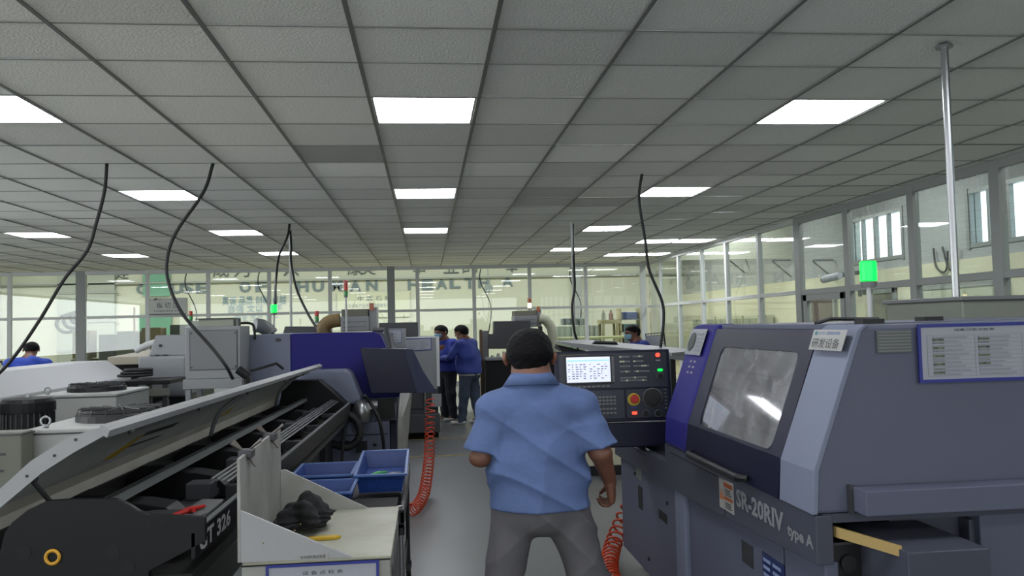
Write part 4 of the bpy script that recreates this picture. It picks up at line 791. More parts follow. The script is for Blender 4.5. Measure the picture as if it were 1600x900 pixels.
# ---------------------------------------------------------------- left lathe and what stands on it
def left_lathe():
    r=root('cnc_lathe',(-1.1,10.6,0),'lathe with violet-blue end cover left of the aisle, behind the black feeder','machine tool')
    P=lambda px,py,Y=9.3: aY(px,py,Y)
    a=P(398,523); zt=a.z
    ob('end_cover',B().box(-1.98,-1.50,9.3,11.8,.85,zt),lilacl,r,bevel=.012)
    ob('violet_cover',B().prismY([(-1.50,.85),(-1.50,zt),(-.58,zt+.0),(-.52,zt-.03),(-.38,1.22),(-.32,1.0),(-.32,.85)],9.3,9.6),purple,r,bevel=.015)
    ob('front_cover',B().prismY([(-1.50,.85),(-1.50,zt),(-.53,zt),(-.47,zt-.03),(-.30,1.15),(-.26,1.0),(-.26,.85)],9.6,9.85),lgrey,r,bevel=.01)
    ob('door',B().prismY([(-1.50,.85),(-1.50,zt),(-.58,zt-.01),(-.5,zt-.04),(-.35,1.15),(-.31,1.0),(-.31,.85)],9.85,11.6),navy,r,bevel=.01)
    ob('door_grille',B().box(-.49,-.46,9.62,9.82,1.40,1.45).box(-.45,-.42,9.62,9.82,1.32,1.37),greyd,r)
    ob('side_cabinet',B().box(-2.06,-1.985,9.32,10.6,.75,zt-.09),mat('blue_grey_enamel','#7f8db4',.45),r,bevel=.006)
    c=P(435,531); ob('lock_knob',B().disc((c.x,9.3,c.z),(0,-1,0),.03,.02,16,ry=.018),black,r); 
    g=B()
    for q in ((512,538),(570,537),(496,595)): c=P(*q); g.disc((c.x,9.3,c.z),(0,-1,0),.008,.006,8)
    ob('cover_screw',g,ink,r)
    a=P(476,568,9.0); b_=P(556,612,9.0)
    ob('spindle_cover',B().prismY([(-1.50,.82),(-1.50,.95),(-1.36,1.16),(-1.28,1.19),(-.88,1.19),(-.82,1.16),(-.72,.90),(-.72,.82)],8.95,9.3),lilacl,r,bevel=.03)
    ob('lower_body',B().box(-1.95,-.36,9.32,11.8,.12,.86),lilac,r,bevel=.006)
    g=B().box(-1.28,-.42,9.0,9.32,.10,.62).box(-.80,-.34,9.05,9.32,.62,.80); ob('pump_cabinet',g,lilac,r,bevel=.006)
    ob('cabinet_slot',B().box(-1.15,-1.0,8.992,9.0,.40,.43).box(-.95,-.85,8.992,9.0,.40,.43).box(-.78,-.66,8.992,9.0,.30,.42).box(-1.26,-.44,8.99,9.0,.485,.49).box(-.60,-.56,8.99,9.0,.36,.39),dark,r)
    ob('pressure_pot',B().lathe([(.06,0),(.1,.02),(.1,.14),(.08,.2),(.05,.24)],(-.71,8.95,.62),20),steel,r,smooth=True); ob('pipe_union',B().cyl((-.70,8.98,.80),(-.54,8.98,.80),.055,16).cyl((-.62,8.94,.80),(-.62,8.90,.80),.04,12),steel,r)
    ob('chip_chute',B().hexa([(-.34,8.95,.15),(-.30,8.95,.15),(-.28,8.95,.66),(-.33,8.95,.66)],[(-.34,9.32,.15),(-.26,9.6,.15),(-.18,9.6,.93),(-.31,9.32,.93)]),dirtyw,r,bevel=.004)
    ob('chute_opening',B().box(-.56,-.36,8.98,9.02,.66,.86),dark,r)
    # arm carrying the panel
    ob('panel_arm',B().tube([(-.6,9.6,zt+.02),(-.45,9.2,zt+.02),(-.40,9.12,1.35)],.03,10),greyd,r)
    ob('operator_panel',B().hexa([P(562,544,9.0),P(630,545,9.0),P(652,614,9.0),P(580,615,9.0)],[P(562,544,9.0)+Vector((.03,.14,0)),P(630,545,9.0)+Vector((.06,.14,0)),P(652,614,9.0)+Vector((.08,.14,0)),P(580,615,9.0)+Vector((.03,.14,0))]),navy,r,bevel=.006,label='dark back of the operator panel')
    ob('panel_side',B().hexa([P(630,545,9.0),P(645,546,9.12),P(661,579,9.12),P(683,613,9.12),P(652,614,9.0)],[q+Vector((-.03,.14,-.0)) for q in (P(630,545,9.0),P(645,546,9.12),P(661,579,9.12),P(683,613,9.12),P(652,614,9.0))]),mat('navy_grey','#3a3e58',.5,spec=.2),r,bevel=.003)
    c=P(603,578,9.0); text('brand_mark','Star',(c.x-.04,8.998,c.z-.01),(1,0,0),(0,0,1),.09,.02,black,r)
    ob('levelling_foot',B().cyl((-1.7,9.5,0),(-1.7,9.5,.12),.05,12).cyl((-.6,9.5,0),(-.6,9.5,.12),.05,12).cyl((-1.7,11.5,0),(-1.7,11.5,.12),.05,12).cyl((-.6,11.5,0),(-.6,11.5,.12),.05,12).box(-1.2,-.5,9.05,9.25,0,.1),black,r)
    return zt
ZT=left_lathe()
# black hoses on its end
o=ob('drag_hose',B().tube(catmull([(-.99,8.75,.62),(-.86,8.72,.74),(-.74,8.72,.66),(-.72,8.72,.5),(-.84,8.72,.40),(-1.0,8.72,.44)],8),.04,10),rubber,label='thick black hose curled below the end of the black feeder',cat='hose',smooth=True)
cable('cable',[(-.66,8.68,.93),(-.60,8.75,.84),(-.52,8.7,.7),(-.48,8.72,.5),(-.47,8.8,.30),(-.46,8.8,.02)],.018,rubber,'black cable dropping beside the blue lathe pump cabinet')
cable('cable',[(-.86,8.6,.60),(-.88,8.6,.4),(-.9,8.6,.02)],.016,rubber,'thin black cable hanging from the curled hose to the floor')
# coiled orange hose in the aisle
coil([(.02,8.88,.86),(.01,8.8,.6),(.0,8.5,.35),(-.03,8.0,.17),(-.07,7.6,.08),(-.15,7.2,.06),(-.235,7.15,.12),(-.27,7.2,.24)],.05,.0065,34,orange,'long orange coiled air hose hanging down into the aisle')
# mist collector on the left lathe
def mist(name,x0,x1,y,z0,z1,label,m1,m2,duct=None):
    r=root(name,((x0+x1)/2,y+.25,z0),label,'mist collector'); h=z1-z0
    ob('body',B().box(x0,x1,y,y+.5,z0,z0+h*.68),m1,r,bevel=.01); ob('filter_head',B().box(x0+.01,x1-.01,y+.02,y+.48,z0+h*.68,z1),m2,r,bevel=.006)
    ob('vent_row',B().box(x0+.03,x1-.03,y-.004,y,z0+h*.42,z0+h*.44).box(x0+.03,x1-.03,y-.004,y,z0+h*.2,z0+h*.22),greyd,r)
    ob('end_bracket',B().box(x1,x1+.09,y+.05,y+.45,z0,z1+.02),lgrey,r,bevel=.004); ob('drain_cap',B().box(x1+.005,x1+.06,y+.02,y+.06,z1-.02,z1+.07),ambl,r)
    if duct: ob('duct',B().tube(catmull(duct[0],8),duct[1],14),duct[2],r,smooth=True)
    return r
a=aY(535,522,10.4); b_=aY(578,483,10.4)
mist('oil_mist_collector',a.x,b_.x-.0,10.2,ZT+.004,b_.z,'oil mist collector with brown elbow duct on top of the blue-violet lathe',lgrey,mat('filter_olive','#77776a',.7),([aY(508,523,10.3),aY(506,512,10.3),aY(515,503,10.3),aY(532,500,10.3)],.085,brown))
a=aY(541,520,10.15); tower(aY(541,500,10.1).x,10.1,ZT,aY(541,438,10.1).z,[redlens,red,greenlens],'tall red and green signal tower beside the brown duct',w=.05)
a=aY(428,490,10.0); tower(a.x,10.0,ZT,aY(428,476,10.0).z,[green_l],'lit green beacon on the blue-violet lathe',w=.075)
ob('service_panel',B().prismY([(aY(440,521,12.2).x,1.45),(aY(447,510,12.2).x,aY(447,510,12.2).z),(aY(503,510,12.2).x,aY(503,510,12.2).z),(aY(503,510,12.2).x,1.45)],12.1,12.3).box(-2.1,-1.6,12.12,12.28,0,1.46),greyd,label='dark grey machine cover standing behind the violet lathe',cat='machine cover',bevel=.008)
tower(aY(495,500,15).x,15.0,0,aY(495,486,15).z,[redlens,greenlens],'small red and green signal tower seen beyond the violet lathe',w=.075)
tower(aY(298,500,16).x,16.0,0,aY(298,486,16).z,[redlens,greenlens],'small signal tower under the hanging area sign',w=.07)

# machine behind, beside the two men
def second_lathe():
    r=root('cnc_lathe',(-.4,13,0),'pale grey machine with framed sheets on its end, next to the two men','machine tool'); Y=12.2; P=lambda px,py,y=Y: aY(px,py,y)
    zt=P(640,527).z; xr=P(683,560).x; ob('upper_body',B().box(P(598,530).x,xr,Y,13.6,.70,zt),lgrey,r,bevel=.015); ob('white_edge',B().box(xr-.01,xr+.035,Y-.02,Y+.06,.75,zt),mat('edge_white','#d4d6d6',.4),r)
    ob('lower_body',B().box(P(600,620).x,P(685,640).x,Y,13.6,.08,.72).box(P(600,620).x,P(685,640).x+.02,Y-.18,Y,.10,.36),greyd,r,bevel=.008)
    ob('pedestal',B().box(P(600,620).x,P(685,640).x,Y+.05,13.5,0,.1),dark,r)
    ob('pipe',B().tube([(P(664,640).x,Y-.03,.75),(P(664,640).x,Y-.03,.2)],.02,8),steel,r)
    ob('front_gap',B().box(P(620,620).x,P(683,620).x,Y-.004,Y,.33+.08,.36+.08),black,r); ob('drain_box',B().box(.05,.19,Y-.1,Y-.0,.46,.64),lgrey,r)
    a=P(632,551,Y-.01); notice('notice_frame',r,(P(633,549).x,Y-.005,P(633,549).z),(1,0,.03),(0,0,1),.39,.18,.010,rows=5,label='blue-framed sheet on the pale machine end')
    q=P(588,537,11.9); b=B().box(q.x,q.x+.42,11.9,11.93,P(588,541,11.9).z,P(588,514,11.9).z); nb=ob('board',b,lgrey,r); notice('board_sheet',nb,(q.x+.04,11.9,P(588,537,11.9).z),(1,0,0),(0,0,1),.32,.19,.006,rows=3,frame=bluef); text('board_writing','机床参数',(q.x+.19,11.895,P(588,533,11.9).z+.0),(1,0,0),(0,0,1),.05,.13,ink,nb,lift=.01)
    g=B().box(P(592,504,12.6).x,P(653,504,12.6).x,12.6,12.64,1.3,P(620,504,12.6).z); ob('cover_plate',g,greyd,r,bevel=.004)
second_lathe()
def centre_machine():
    r=root('cnc_lathe',(2.0,15.3,0),'dark stepped-panel machine in the middle distance behind the operator\'s head','machine tool'); Y=14.6; P=lambda px,py,y=Y: aY(px,py,y)
    ob('stepped_cover',B().prismY([(P(763,545).x,P(763,545).z),(P(763,522).x,P(763,522).z),(P(772,522).x,P(772,522).z),(P(772,502).x,P(772,502).z),(P(829,501).x,P(829,501).z),(P(829,545).x,P(829,545).z)],Y,Y+.3),greyd,r,bevel=.006)
    ob('column',B().box(P(752,540).x,P(764,540).x,Y+.05,Y+.6,.1,P(756,517).z),grey,r,bevel=.006); ob('bed',B().box(P(756,590).x,2.9,Y-.4,Y+1.2,.06,1.02),char,r,bevel=.01); ob('foot',B().box(1.2,2.7,Y-.2,Y+1,0,.06),dark,r)
    ob('table',B().box(P(757,560).x,2.3,Y-.5,Y-.1,1.02,1.07),lgrey,r,bevel=.01); ob('wood_post',B().box(P(750,560).x,P(752,560).x+.02,Y-.1,Y,.1,P(751,515).z),mat('post_brown','#6d5238',.6),r)
    ob('hoses',B().tube(catmull([(1.5,Y-.12,1.1),(1.55,Y-.16,1.35),(1.62,Y-.12,1.42),(1.68,Y-.12,1.15)],6),.025,8).tube(catmull([(1.62,Y-.16,1.05),(1.68,Y-.2,1.3),(1.8,Y-.15,1.36),(1.85,Y-.12,1.1)],6),.02,8),rubber,r,smooth=True)
    g=B()
    for k in range(5): g.box(1.1+.1*k,1.14+.1*k,Y-.45,Y-.2,1.07,1.10+.03*(k%3))
    ob('fixtures',g,steel,r)
centre_machine()
a=aY(803,501,15.0); b_=aY(838,485,15.0); tbl=1.63
mist('oil_mist_collector',a.x,b_.x,14.95,1.58,b_.z,'oil mist collector with pale curved duct above the dark stepped machine',lgrey,mat('filter_olive','#77776a',.7),([aY(842,498,15),aY(852,500,15),aY(861,512,15),aY(864,530,15),aY(864,556,15)],.09,ductw))
ob('collector_stand',B().box(2.05,2.12,15.1,15.2,1.02,1.58).box(2.3,2.37,15.1,15.2,1.02,1.58),greyd,label='grey stand legs carrying the mist collector with the pale duct',cat='stand')
tower(aY(829,480,15.1).x,15.25,aY(829,484,15.1).z-.02,aY(829,466,15.1).z,[ambl,amber_l],'small amber signal tower on the mist collector with the pale duct',w=.07)

# ---------------------------------------------------------------- white filter box on a stand (left)
def filter_box():
    r=root('electrical_cabinet',(-2.3,9.1,0),'tall pale grey cabinet with screwed door on a frame stand, behind long cable','cabinet'); Y=8.8; P=lambda px,py,y=Y: aY(px,py,y)
    x0,x1=P(289,500).x,P(375,500).x; z0,z1=P(330,592).z,P(330,510).z
    ob('carcass',B().box(x0,x1,Y,9.27,z0,z1),lgrey,r,bevel=.008); a=P(298,578); c=P(370,516); d=ob('door',B().box(a.x,c.x,Y-.012,Y,a.z,c.z),grey,r,bevel=.003)
    g=B()
    for fx in (.03,.97):
        for fz in (.06,.94): g.disc((a.x+(c.x-a.x)*fx,Y-.012,a.z+(c.z-a.z)*fz),(0,-1,0),.008,.008,8)
    ob('door_screws',g,black,d); g=B(); e=.004
    g.box(a.x-e*2,a.x-e,Y-.004,Y-.0,a.z-e,c.z+e).box(c.x+e,c.x+e*2,Y-.004,Y,a.z-e,c.z+e).box(a.x-e,c.x+e,Y-.004,Y,c.z+e,c.z+e*2).box(a.x-e,c.x+e,Y-.004,Y,a.z-e*2,a.z-e); ob('door_gap',g,black,r)
    q=P(306,509); w=P(362,498); ob('top_unit',B().box(q.x,w.x,Y+.1,9.2,z1,w.z),mat('pale_olive','#a3a697',.6),r,bevel=.004).name; ob('top_cap',B().box(q.x-.03,w.x+.0,Y+.08,9.22,w.z,w.z+.012),greyd,r)
    ob('frame_shelf',B().box(x0-.02,x1+.02,Y-.02,9.28,z0-.10,z0),lgrey,r,bevel=.004)
    for x in (x0,x1-.05):
        for y in (Y,9.22): ob('leg',B().box(x,x+.05,y,y+.05,0,z0-.1),lgrey,r)
    ob('connector',B().box(x1-.04,x1-.02,Y+.1,Y+.13,z1,z1+.07).box(x1-.09,x1-.07,Y+.1,Y+.13,z1,z1+.07),black,r)
filter_box()
cable('cable',[aY(375,505,9.2),aY(390,505,9.25),aY(397,511,9.27),aY(398,530,9.28)],.014,rubber,'short dark cable arching from the pale cabinet top to the violet lathe')
def corr_duct():
    pts=catmull([aY(398,508,9.9),aY(410,510,9.95),aY(420,517,10.0),aY(424,522,10.0)],10); pts2=[]; rr=[]
    for i in range(len(pts)*2-1): p=pts[i//2] if i%2==0 else (pts[i//2]+pts[i//2+1])/2; pts2.append(p); rr.append(.085 if i%2 else .072)
    ob('flexible_duct',B().tube(pts2,rr,14),lgrey,label='pale corrugated flexible duct resting on the violet lathe beside the pale cabinet',cat='duct',smooth=True)
corr_duct()
def left_back():
    Y=12.0; P=lambda px,py,y=Y: aY(px,py,y)
    r=root('cnc_lathe',(-3.8,12.6,0),'pale grey machine body with sloped left edge, left of the tall pale cabinet','machine tool')
    ob('upper_body',B().prismY([(P(232,556).x,P(232,556).z),(P(243,524).x,P(243,524).z),(P(296,523).x,P(296,523).z),(P(296,556).x,P(296,556).z)],Y,13.2),lgrey,r,bevel=.015)
    ob('front_body',B().box(P(227,570).x,P(300,570).x,Y-.3,13.2,.75,P(260,556).z),lgrey,r,bevel=.03); ob('lower_body',B().box(P(240,590).x,P(300,590).x,Y-.1,13.2,0,.76),black,r)
    ob('door_knob',B().disc((P(251,540).x,Y,P(251,540).z),(0,-1,0),.02,.03,10),black,r); ob('latches',B().box(P(243,556).x,P(249,556).x,Y-.02,Y,P(243,557).z,P(243,554).z).box(P(255,556).x,P(262,556).x,Y-.02,Y,P(243,557).z,P(243,554).z),black,r)
    Y2=11.0; r=root('conveyor_bench',(-4.0,11.2,0),'dark bench with coiled black cables between the white feeder lid and the pale cabinet','bench'); P2=lambda px,py: aY(px,py,Y2)
    a,c=P2(196,568),P2(272,560); ob('top',B().box(a.x,c.x,10.8,11.6,.98,1.03),char,r,bevel=.006); ob('rail',B().box(a.x,c.x,10.78,10.82,.84,.93),mat('olive_rail','#6f7166',.5),r)
    for x in (a.x+.05,c.x-.1,(a.x+c.x)/2): ob('leg',B().box(x,x+.06,10.85,10.91,0,.98),greyd,r)
    ob('motor_block',B().box(a.x+.35,c.x-.2,10.95,11.5,.2,.75),black,r,bevel=.02)
    for k in range(3): ob('cable_coil',B().ring((-3.75+.02*k,11.1,1.09+.035*k),(0,.0,1),.2-.02*k,.017,24),rubber,label=['flat black cable coil lowest on the dark bench','middle coil of black cable on the dark bench','smallest black cable coil topmost on the dark bench'][k],cat='cable',group='cable coils on the dark bench',smooth=True)
    ob('paper_sheet',B().plate([(-4.4,10.95,1.031),(-4.1,10.9,1.031),(-3.95,11.2,1.031),(-4.25,11.3,1.031)],.002),paper,label='white paper lying at the left end of the dark bench',cat='paper')
    g=root('feeder_tail',(-4.2,13.6,0),'beige flat cover of a far bar feeder beyond the white lid','machine cover'); ob('cover',B().prismX([(13,1.16),(13,1.28),(14.8,1.34),(14.8,1.16)],aY(168,550,13).x,aY(232,550,13).x),mat('beige_cover','#b3ab98',.5),g,bevel=.01); ob('stand',B().box(-4.9,-4.4,13.3,14.3,0,1.16),dark,g)
    # white plate leaning (bright arc)
    ob('white_hood',B().tube(catmull([aY(212,548,13),aY(228,540,13),aY(246,534,13)],6),[.05]*13,8),mat('edge_white','#d4d6d6',.4),label='small rounded white hood beside the sloped pale machine',cat='hood',smooth=True)
left_back()
# ---------------------------------------------------------------- far-left closed feeder
def closed_feeder():
    r=root('bar_feeder',(-5.3,10.5,0),'bar feeder with closed white faceted lid at far left','bar feeder'); y1=12.1; P=lambda px,py,y: aY(px,py,y)
    e=[(P(205,578,y1).x,.96),(P(205,575,y1).x,1.03),(P(190,563,y1).x,1.12),(P(167,548,y1).x,1.26),(P(110,551,y1).x,1.26),(-6.3,1.1),(-6.3,.9),(P(180,590,y1).x,.9)]
    ob('lid',B().prismY(e,6.5,y1),mat('closed_lid_white','#d3d5d6',.45),r,bevel=.006); ob('body',B().box(-6.25,P(190,590,y1).x-.05,6.6,y1-.05,.55,.92),char,r,bevel=.01)
    for y in (6.8,11.4): ob('stand',B().box(-6.1,-5.1,y,y+.4,0,.56),black,r)
    ob('lid_handle',B().tube([(-5.6,10.7,1.27),(-5.6,10.7,1.31),(-5.35,11.05,1.31),(-5.35,11.05,1.27)],.014,8),black,r)
closed_feeder()
# chillers
def chiller():
    r=root('oil_cooler',(-2.26,6.3,0),'white boxy cooler with round black fan guard, nearer one behind the open lid','cooler','white coolers behind the open feeder lid')
    x0,x1,y0,y1,zt=-2.68,-1.85,5.81,6.85,1.0
    ob('body',B().box(x0,x1,y0,y1,.05,zt),mat('cooler_white','#babcb7',.45,noise=.04,nscale=3),r,bevel=.012); ob('top_lip',B().box(x0-.008,x1+.008,y0-.008,y1+.008,zt-.035,zt-.025),greyd,r)
    ob('fan_well',B().lathe([(.30,0),(.30,.05),(.27,.05)],(x1-.40,y0+.55,zt-.005),28),black,r)
    g=B()
    for k in range(6): g.ring((x1-.40,y0+.55,zt+.085-.004*k),(0,0,1),.05+.045*k,.006,28)
    for k in range(8): a=PI*k/8; g.tube([(x1-.40-.29*math.cos(a),y0+.55-.29*math.sin(a),zt+.04),(x1-.40-.28*math.cos(a),y0+.55-.28*math.sin(a),zt+.085),(x1-.40+.28*math.cos(a),y0+.55+.28*math.sin(a),zt+.085),(x1-.40+.29*math.cos(a),y0+.55+.29*math.sin(a),zt+.04)],.005,5)
    ob('fan_guard',g,black,r); ob('fan_hub',B().lathe([(.07,0),(.07,.05),(.05,.06)],(x1-.40,y0+.55,zt),16),greyd,r)
    ey=ob('lifting_eye',B().ring((x0+.10,y0+.1,zt+.045),(0,1,0),.03,.008,18).lathe([(.02,0),(.02,.02)],(x0+.10,y0+.1,zt-.003),10),steel,r,smooth=True)
    ob('data_label',B().box(x0+.45,x0+.58,y0-.003,y0,.68,.82),paper,r); g=B(); lines(g,(x0+.46,y0-.003,.69),(1,0,0),(0,0,1),.11,.12,6); ob('label_print',g,greyd,r)
    for x in (x0+.05,x1-.1): ob('foot',B().box(x,x+.05,y0+.05,y1-.05,0,.05),black,r)
    return r
ch1=chiller(); ch2=dup(ch1,(-1.42,3.3,0),'white boxy cooler with round black fan guard, farther one below the closed feeder')
ch2.location.z=0
def motor():
    c=(-3.42,7.5,0); r=root('electric_motor',c,'dark ribbed upright motor beside the white coolers','motor')
    ob('stand',B().box(c[0]-.3,c[0]+.3,c[1]-.3,c[1]+.3,0,.62),greyd,r,bevel=.01); ob('casing',B().lathe([(.2,.62),(.2,.98),(.215,.98),(.215,1.06),(.19,1.09),(.10,1.10)],c,28),char,r); g=B()
    for k in range(28): a=2*PI*k/28; x,y=c[0]+.2*math.cos(a),c[1]+.2*math.sin(a); g.box(x-.006,x+.006,y-.006,y+.006,.64,.97)
    ob('cooling_fins',g,black,r); ob('cap_bolts',B().lathe([(.03,0),(.03,.02)],(c[0],c[1],1.10),8),steel,r)
    ob('pipe_bend',B().tube(catmull([(-3.72,7.3,.62),(-3.72,7.2,.9),(-3.8,7.2,.97),(-3.95,7.2,.97)],6),.02,8),grey,r,smooth=True)
motor()
r=root('coolant_tank',(-3.0,5.7,0),'green-grey tank box with printed lines at the left edge of the picture','tank')
a=aY(34,675,5.62); ob('body',B().box(-3.5,a.x,5.62,5.78,.05,a.z),mat('tank_green_grey','#75776b',.5),r,bevel=.01); ob('lid_lip',B().box(-3.51,a.x+.006,5.612,5.79,a.z-.02,a.z-.012),greyd,r); g=B(); lines(g,(-3.05,5.619,a.z-.26),(1,0,0),(0,0,1),.42,.14,4,cols=1); ob('print',g,greyd,r); ob('plinth',B().box(-3.45,a.x-.05,5.64,5.76,0,.05),black,r)
r=root('valve_block',(-3.75,6.1,0),'dark pipework with round gauge at the left edge, beside the ribbed motor','pipework'); ob('stand',B().box(-3.95,-3.6,5.9,6.2,0,.6),black,r); ob('gauge',B().disc((-3.45,5.88,.86),(.3,-1,0),.06,.03,20),black,r); ob('frame_tube',B().tube(catmull([(-3.75,5.95,.6),(-3.7,5.93,1.0),(-3.5,5.93,1.0),(-3.45,5.93,.6)],6),.014,8),grey,r,smooth=True)
ob('lid_handle_bar',B().tube([aY(372,577,8.3),aY(388,588,8.3)],.045,12).tube([aY(384,582,8.3),aY(432,568,8.6),aY(442,576,8.7)],.014,8).tube([aY(386,590,8.3),aY(386,590,8.3)-Vector((0,0,1.0))],.03,8),char,label='black grab handle showing above the open white lid',cat='handle')

# ---------------------------------------------------------------- right side middle distance
def right_back():
    r=root('bar_feeder',(2.0,10,0),'far bar feeder with pale wedge-shaped lid behind the operator panel','bar feeder')
    P=lambda px,py,y: aY(px,py,y)
    b=B().hexa([P(862,533,10.5),P(862,537,10.5),P(905,549,9.2),P(1000,556,8.4)],[P(862,533,10.5)+Vector((.3,.6,0)),P(862,537,10.5)+Vector((.3,.6,0)),P(925,546,10.8),P(1010,548,9.2)]); 
    q=[P(862,533,9.6),P(1050,551,8.3),P(1050,556,8.3),P(940,553,8.9)]
    lid=B().hexa(q,[v+Vector((.5,.5,.0)) for v in q]); ob('lid',lid,grey,r,bevel=.004)
    ob('dark_underside',B().hexa([P(868,538,9.62),P(935,553,8.95),P(880,551,9.3),P(866,544,9.6)],[v+Vector((.1,.4,-.02)) for v in (P(868,538,9.62),P(935,553,8.95),P(880,551,9.3),P(866,544,9.6))]),char,r)  # dark piece along the underside of the lid
    ob('body',B().box(1.55,2.3,8.7,9.9,.1,1.12),beige,r,bevel=.01); ob('base',B().box(1.6,2.5,8.7,9.8,0,.1),black,r)
    ob('lid_handle',B().tube([P(925,540,9.3),P(930,535,9.3),P(962,536,9.3),P(965,541,9.3)],.02,8),black,r)
    r=root('mesh_chair',(4.3,13.4,0),'black mesh-back office chair by the glass corner','chair'); x,y=aY(1024,535,13.4).x,13.4
    g=B().tube([(x-.13,y,1.0),(x-.16,y,1.42),(x+.12,y-.1,1.44),(x+.16,y-.1,1.0),(x-.13,y,1.0)],.014,6)
    for k in range(9): z=1.03+.045*k; g.tube([(x-.14,y,z),(x+.14,y-.1,z)],.005,4)
    for k in range(6): xx=x-.12+.05*k; g.tube([(xx,y-.01*k-.01,1.0),(xx,y-.01*k-.01,1.42)],.004,4)
    ob('backrest',g,black,r); ob('seat',B().box(x-.3,x+.2,y-.45,y+.0,.52,.60),black,r,bevel=.03); ob('pedestal',B().cyl((x-.05,y-.2,.06),(x-.05,y-.2,.52),.03,10).tube([(x-.35,y-.2,.04),(x+.25,y-.2,.04)],.025,6).tube([(x-.05,y-.5,.04),(x-.05,y+.1,.04)],.025,6).cyl((x,y-.03,.56),(x,y-.03,1.0),.02,8),black,r)
    tag(ob('paper_sheet',B().plate([(x-.18,y-.03,1.18),(x+.04,y-.10,1.16),(x+.06,y-.10,1.38),(x-.17,y-.03,1.40)],.003),paper),'white paper clipped on the mesh chair back','paper')
    r=root('workbench',(3.6,8.8,0),'grey workbench with pinkish sheets between operator panel and violet panel','bench'); a=aY(1046,547,8.2)
    ob('top',B().box(2.95,4.3,7.6,10.2,1.16,1.26),mat('bench_grey','#8c8e95',.5),r,bevel=.006); 
    for x_ in (3.0,4.1):
        for y_ in (7.7,10.0): ob('leg',B().box(x_,x_+.06,y_,y_+.06,0,1.16),greyd,r)
    for k,(xx,yy) in enumerate(((3.0,8.7),(3.1,9.15),(3.0,9.6))): ob('paper_sheet',B().box(xx,xx+.3,yy,yy+.35,1.2605,1.266),mat('pink_paper','#c9a6a8',.6),label=['pinkish sheet nearest on the grey bench','pinkish sheet in the middle of the grey bench','pinkish sheet farthest on the grey bench'][k],cat='paper',group='sheets on the grey workbench')
    ob('desk_lamp_part',B().tube(catmull([(3.35,9.3,1.29),(3.4,9.3,1.34),(3.5,9.2,1.35),(3.55,9.2,1.29)],5),.03,8),mat('reddish_brown','#7a4a42',.6),label='reddish-brown bent part on the grey bench',cat='part',smooth=True)
right_back()

# ---------------------------------------------------------------- hanging cables and conduits
def hang(pts,r,lbl,m=rubber): return cable('hanging_cable',pts,r,m,lbl)
hang([aZ(167,255,H),aY(163,300,8.4),aY(150,350,8.4),aY(136,392,8.4),aY(100,437,8.4),aY(62,500,8.4),aY(20,560,8.4),aY(-12,590,8.4),Vector((-4.3,8.3,1.22))],.017,'black cable hanging from ceiling at far left down to the closed white lid')
hang([aZ(333,255,H),aY(318,300,8.4),aY(277,360,8.4),aY(262,400,8.4),aY(263,440,8.4),aY(285,490,8.4),aY(330,542,8.4),aY(352,570,8.4),aY(364,592,8.5)],.017,'long curved black cable hanging in front of the pale cabinet')
hang([aZ(452,350,H),aY(449,370,12.9),aY(436,400,12.9),aY(431,440,12.2),aY(430,476,10.0)],.018,'black cable running from ceiling to the left green beacon')
hang([aZ(453,352,H),aY(455,385,12.9),aY(455,410,12.8),aY(463,450,12.0),aY(480,488,11.2),Vector((aY(498,518,10.4).x,10.4,ZT+.02))],.018,'black cable slanting from ceiling to the top of the violet lathe')
hang([aZ(1003,272,H),aY(999,300,9.1),aY(1000,325,9.1),aY(1008,375,9.1),aY(1014,420,9.1),aY(1034,470,9.1),aY(1037,500,9.1),aY(1032,545,9.1)],.017,'black cable hanging near the right glass wall beside the grey bench')
hang([aZ(895,350,H),aY(897,420,13.3),aY(898,450,13.3),aY(894,480,13.3),aY(897,515,13.3),aY(902,533,13.3),aY(903,545,12.9)],.02,'black cable hanging beside the right-hand white conduit')
ob('ceiling_conduit',B().cyl(aZ(453,350,H),Vector((aZ(453,350,H).x,13.27,1.44)),.02,10),alu,label='white conduit pole dropping from the ceiling beside the left hanging cables',cat='conduit pole')
c=aZ(893,347,H); ob('ceiling_conduit',B().cyl(c,(c.x,c.y,1.3),.02,10),alu,label='white conduit pole dropping from the ceiling behind the operator panel',cat='conduit pole')
def swag():
    for k,(x,lb) in enumerate(((-7.45,'thin cable in the left part of the hall behind the glass'),(-5.2,'thin cable crossing the first O of the wall lettering'),(1.9,'thin cable beside the wall lettering word HEALTH'),(4.9,'thin cable in the hall behind the right-hand panes'))):
        y=27; ob('hall_cable',B().tube(catmull([(x,y,5.9),(x+.1,y,4.2),(x-.15,y,3.2),(x+.2,y,2.2),(x,y,.8),(x,y,0)],8),.02,6),rubber,label=lb,cat='cable',smooth=True)
swag()

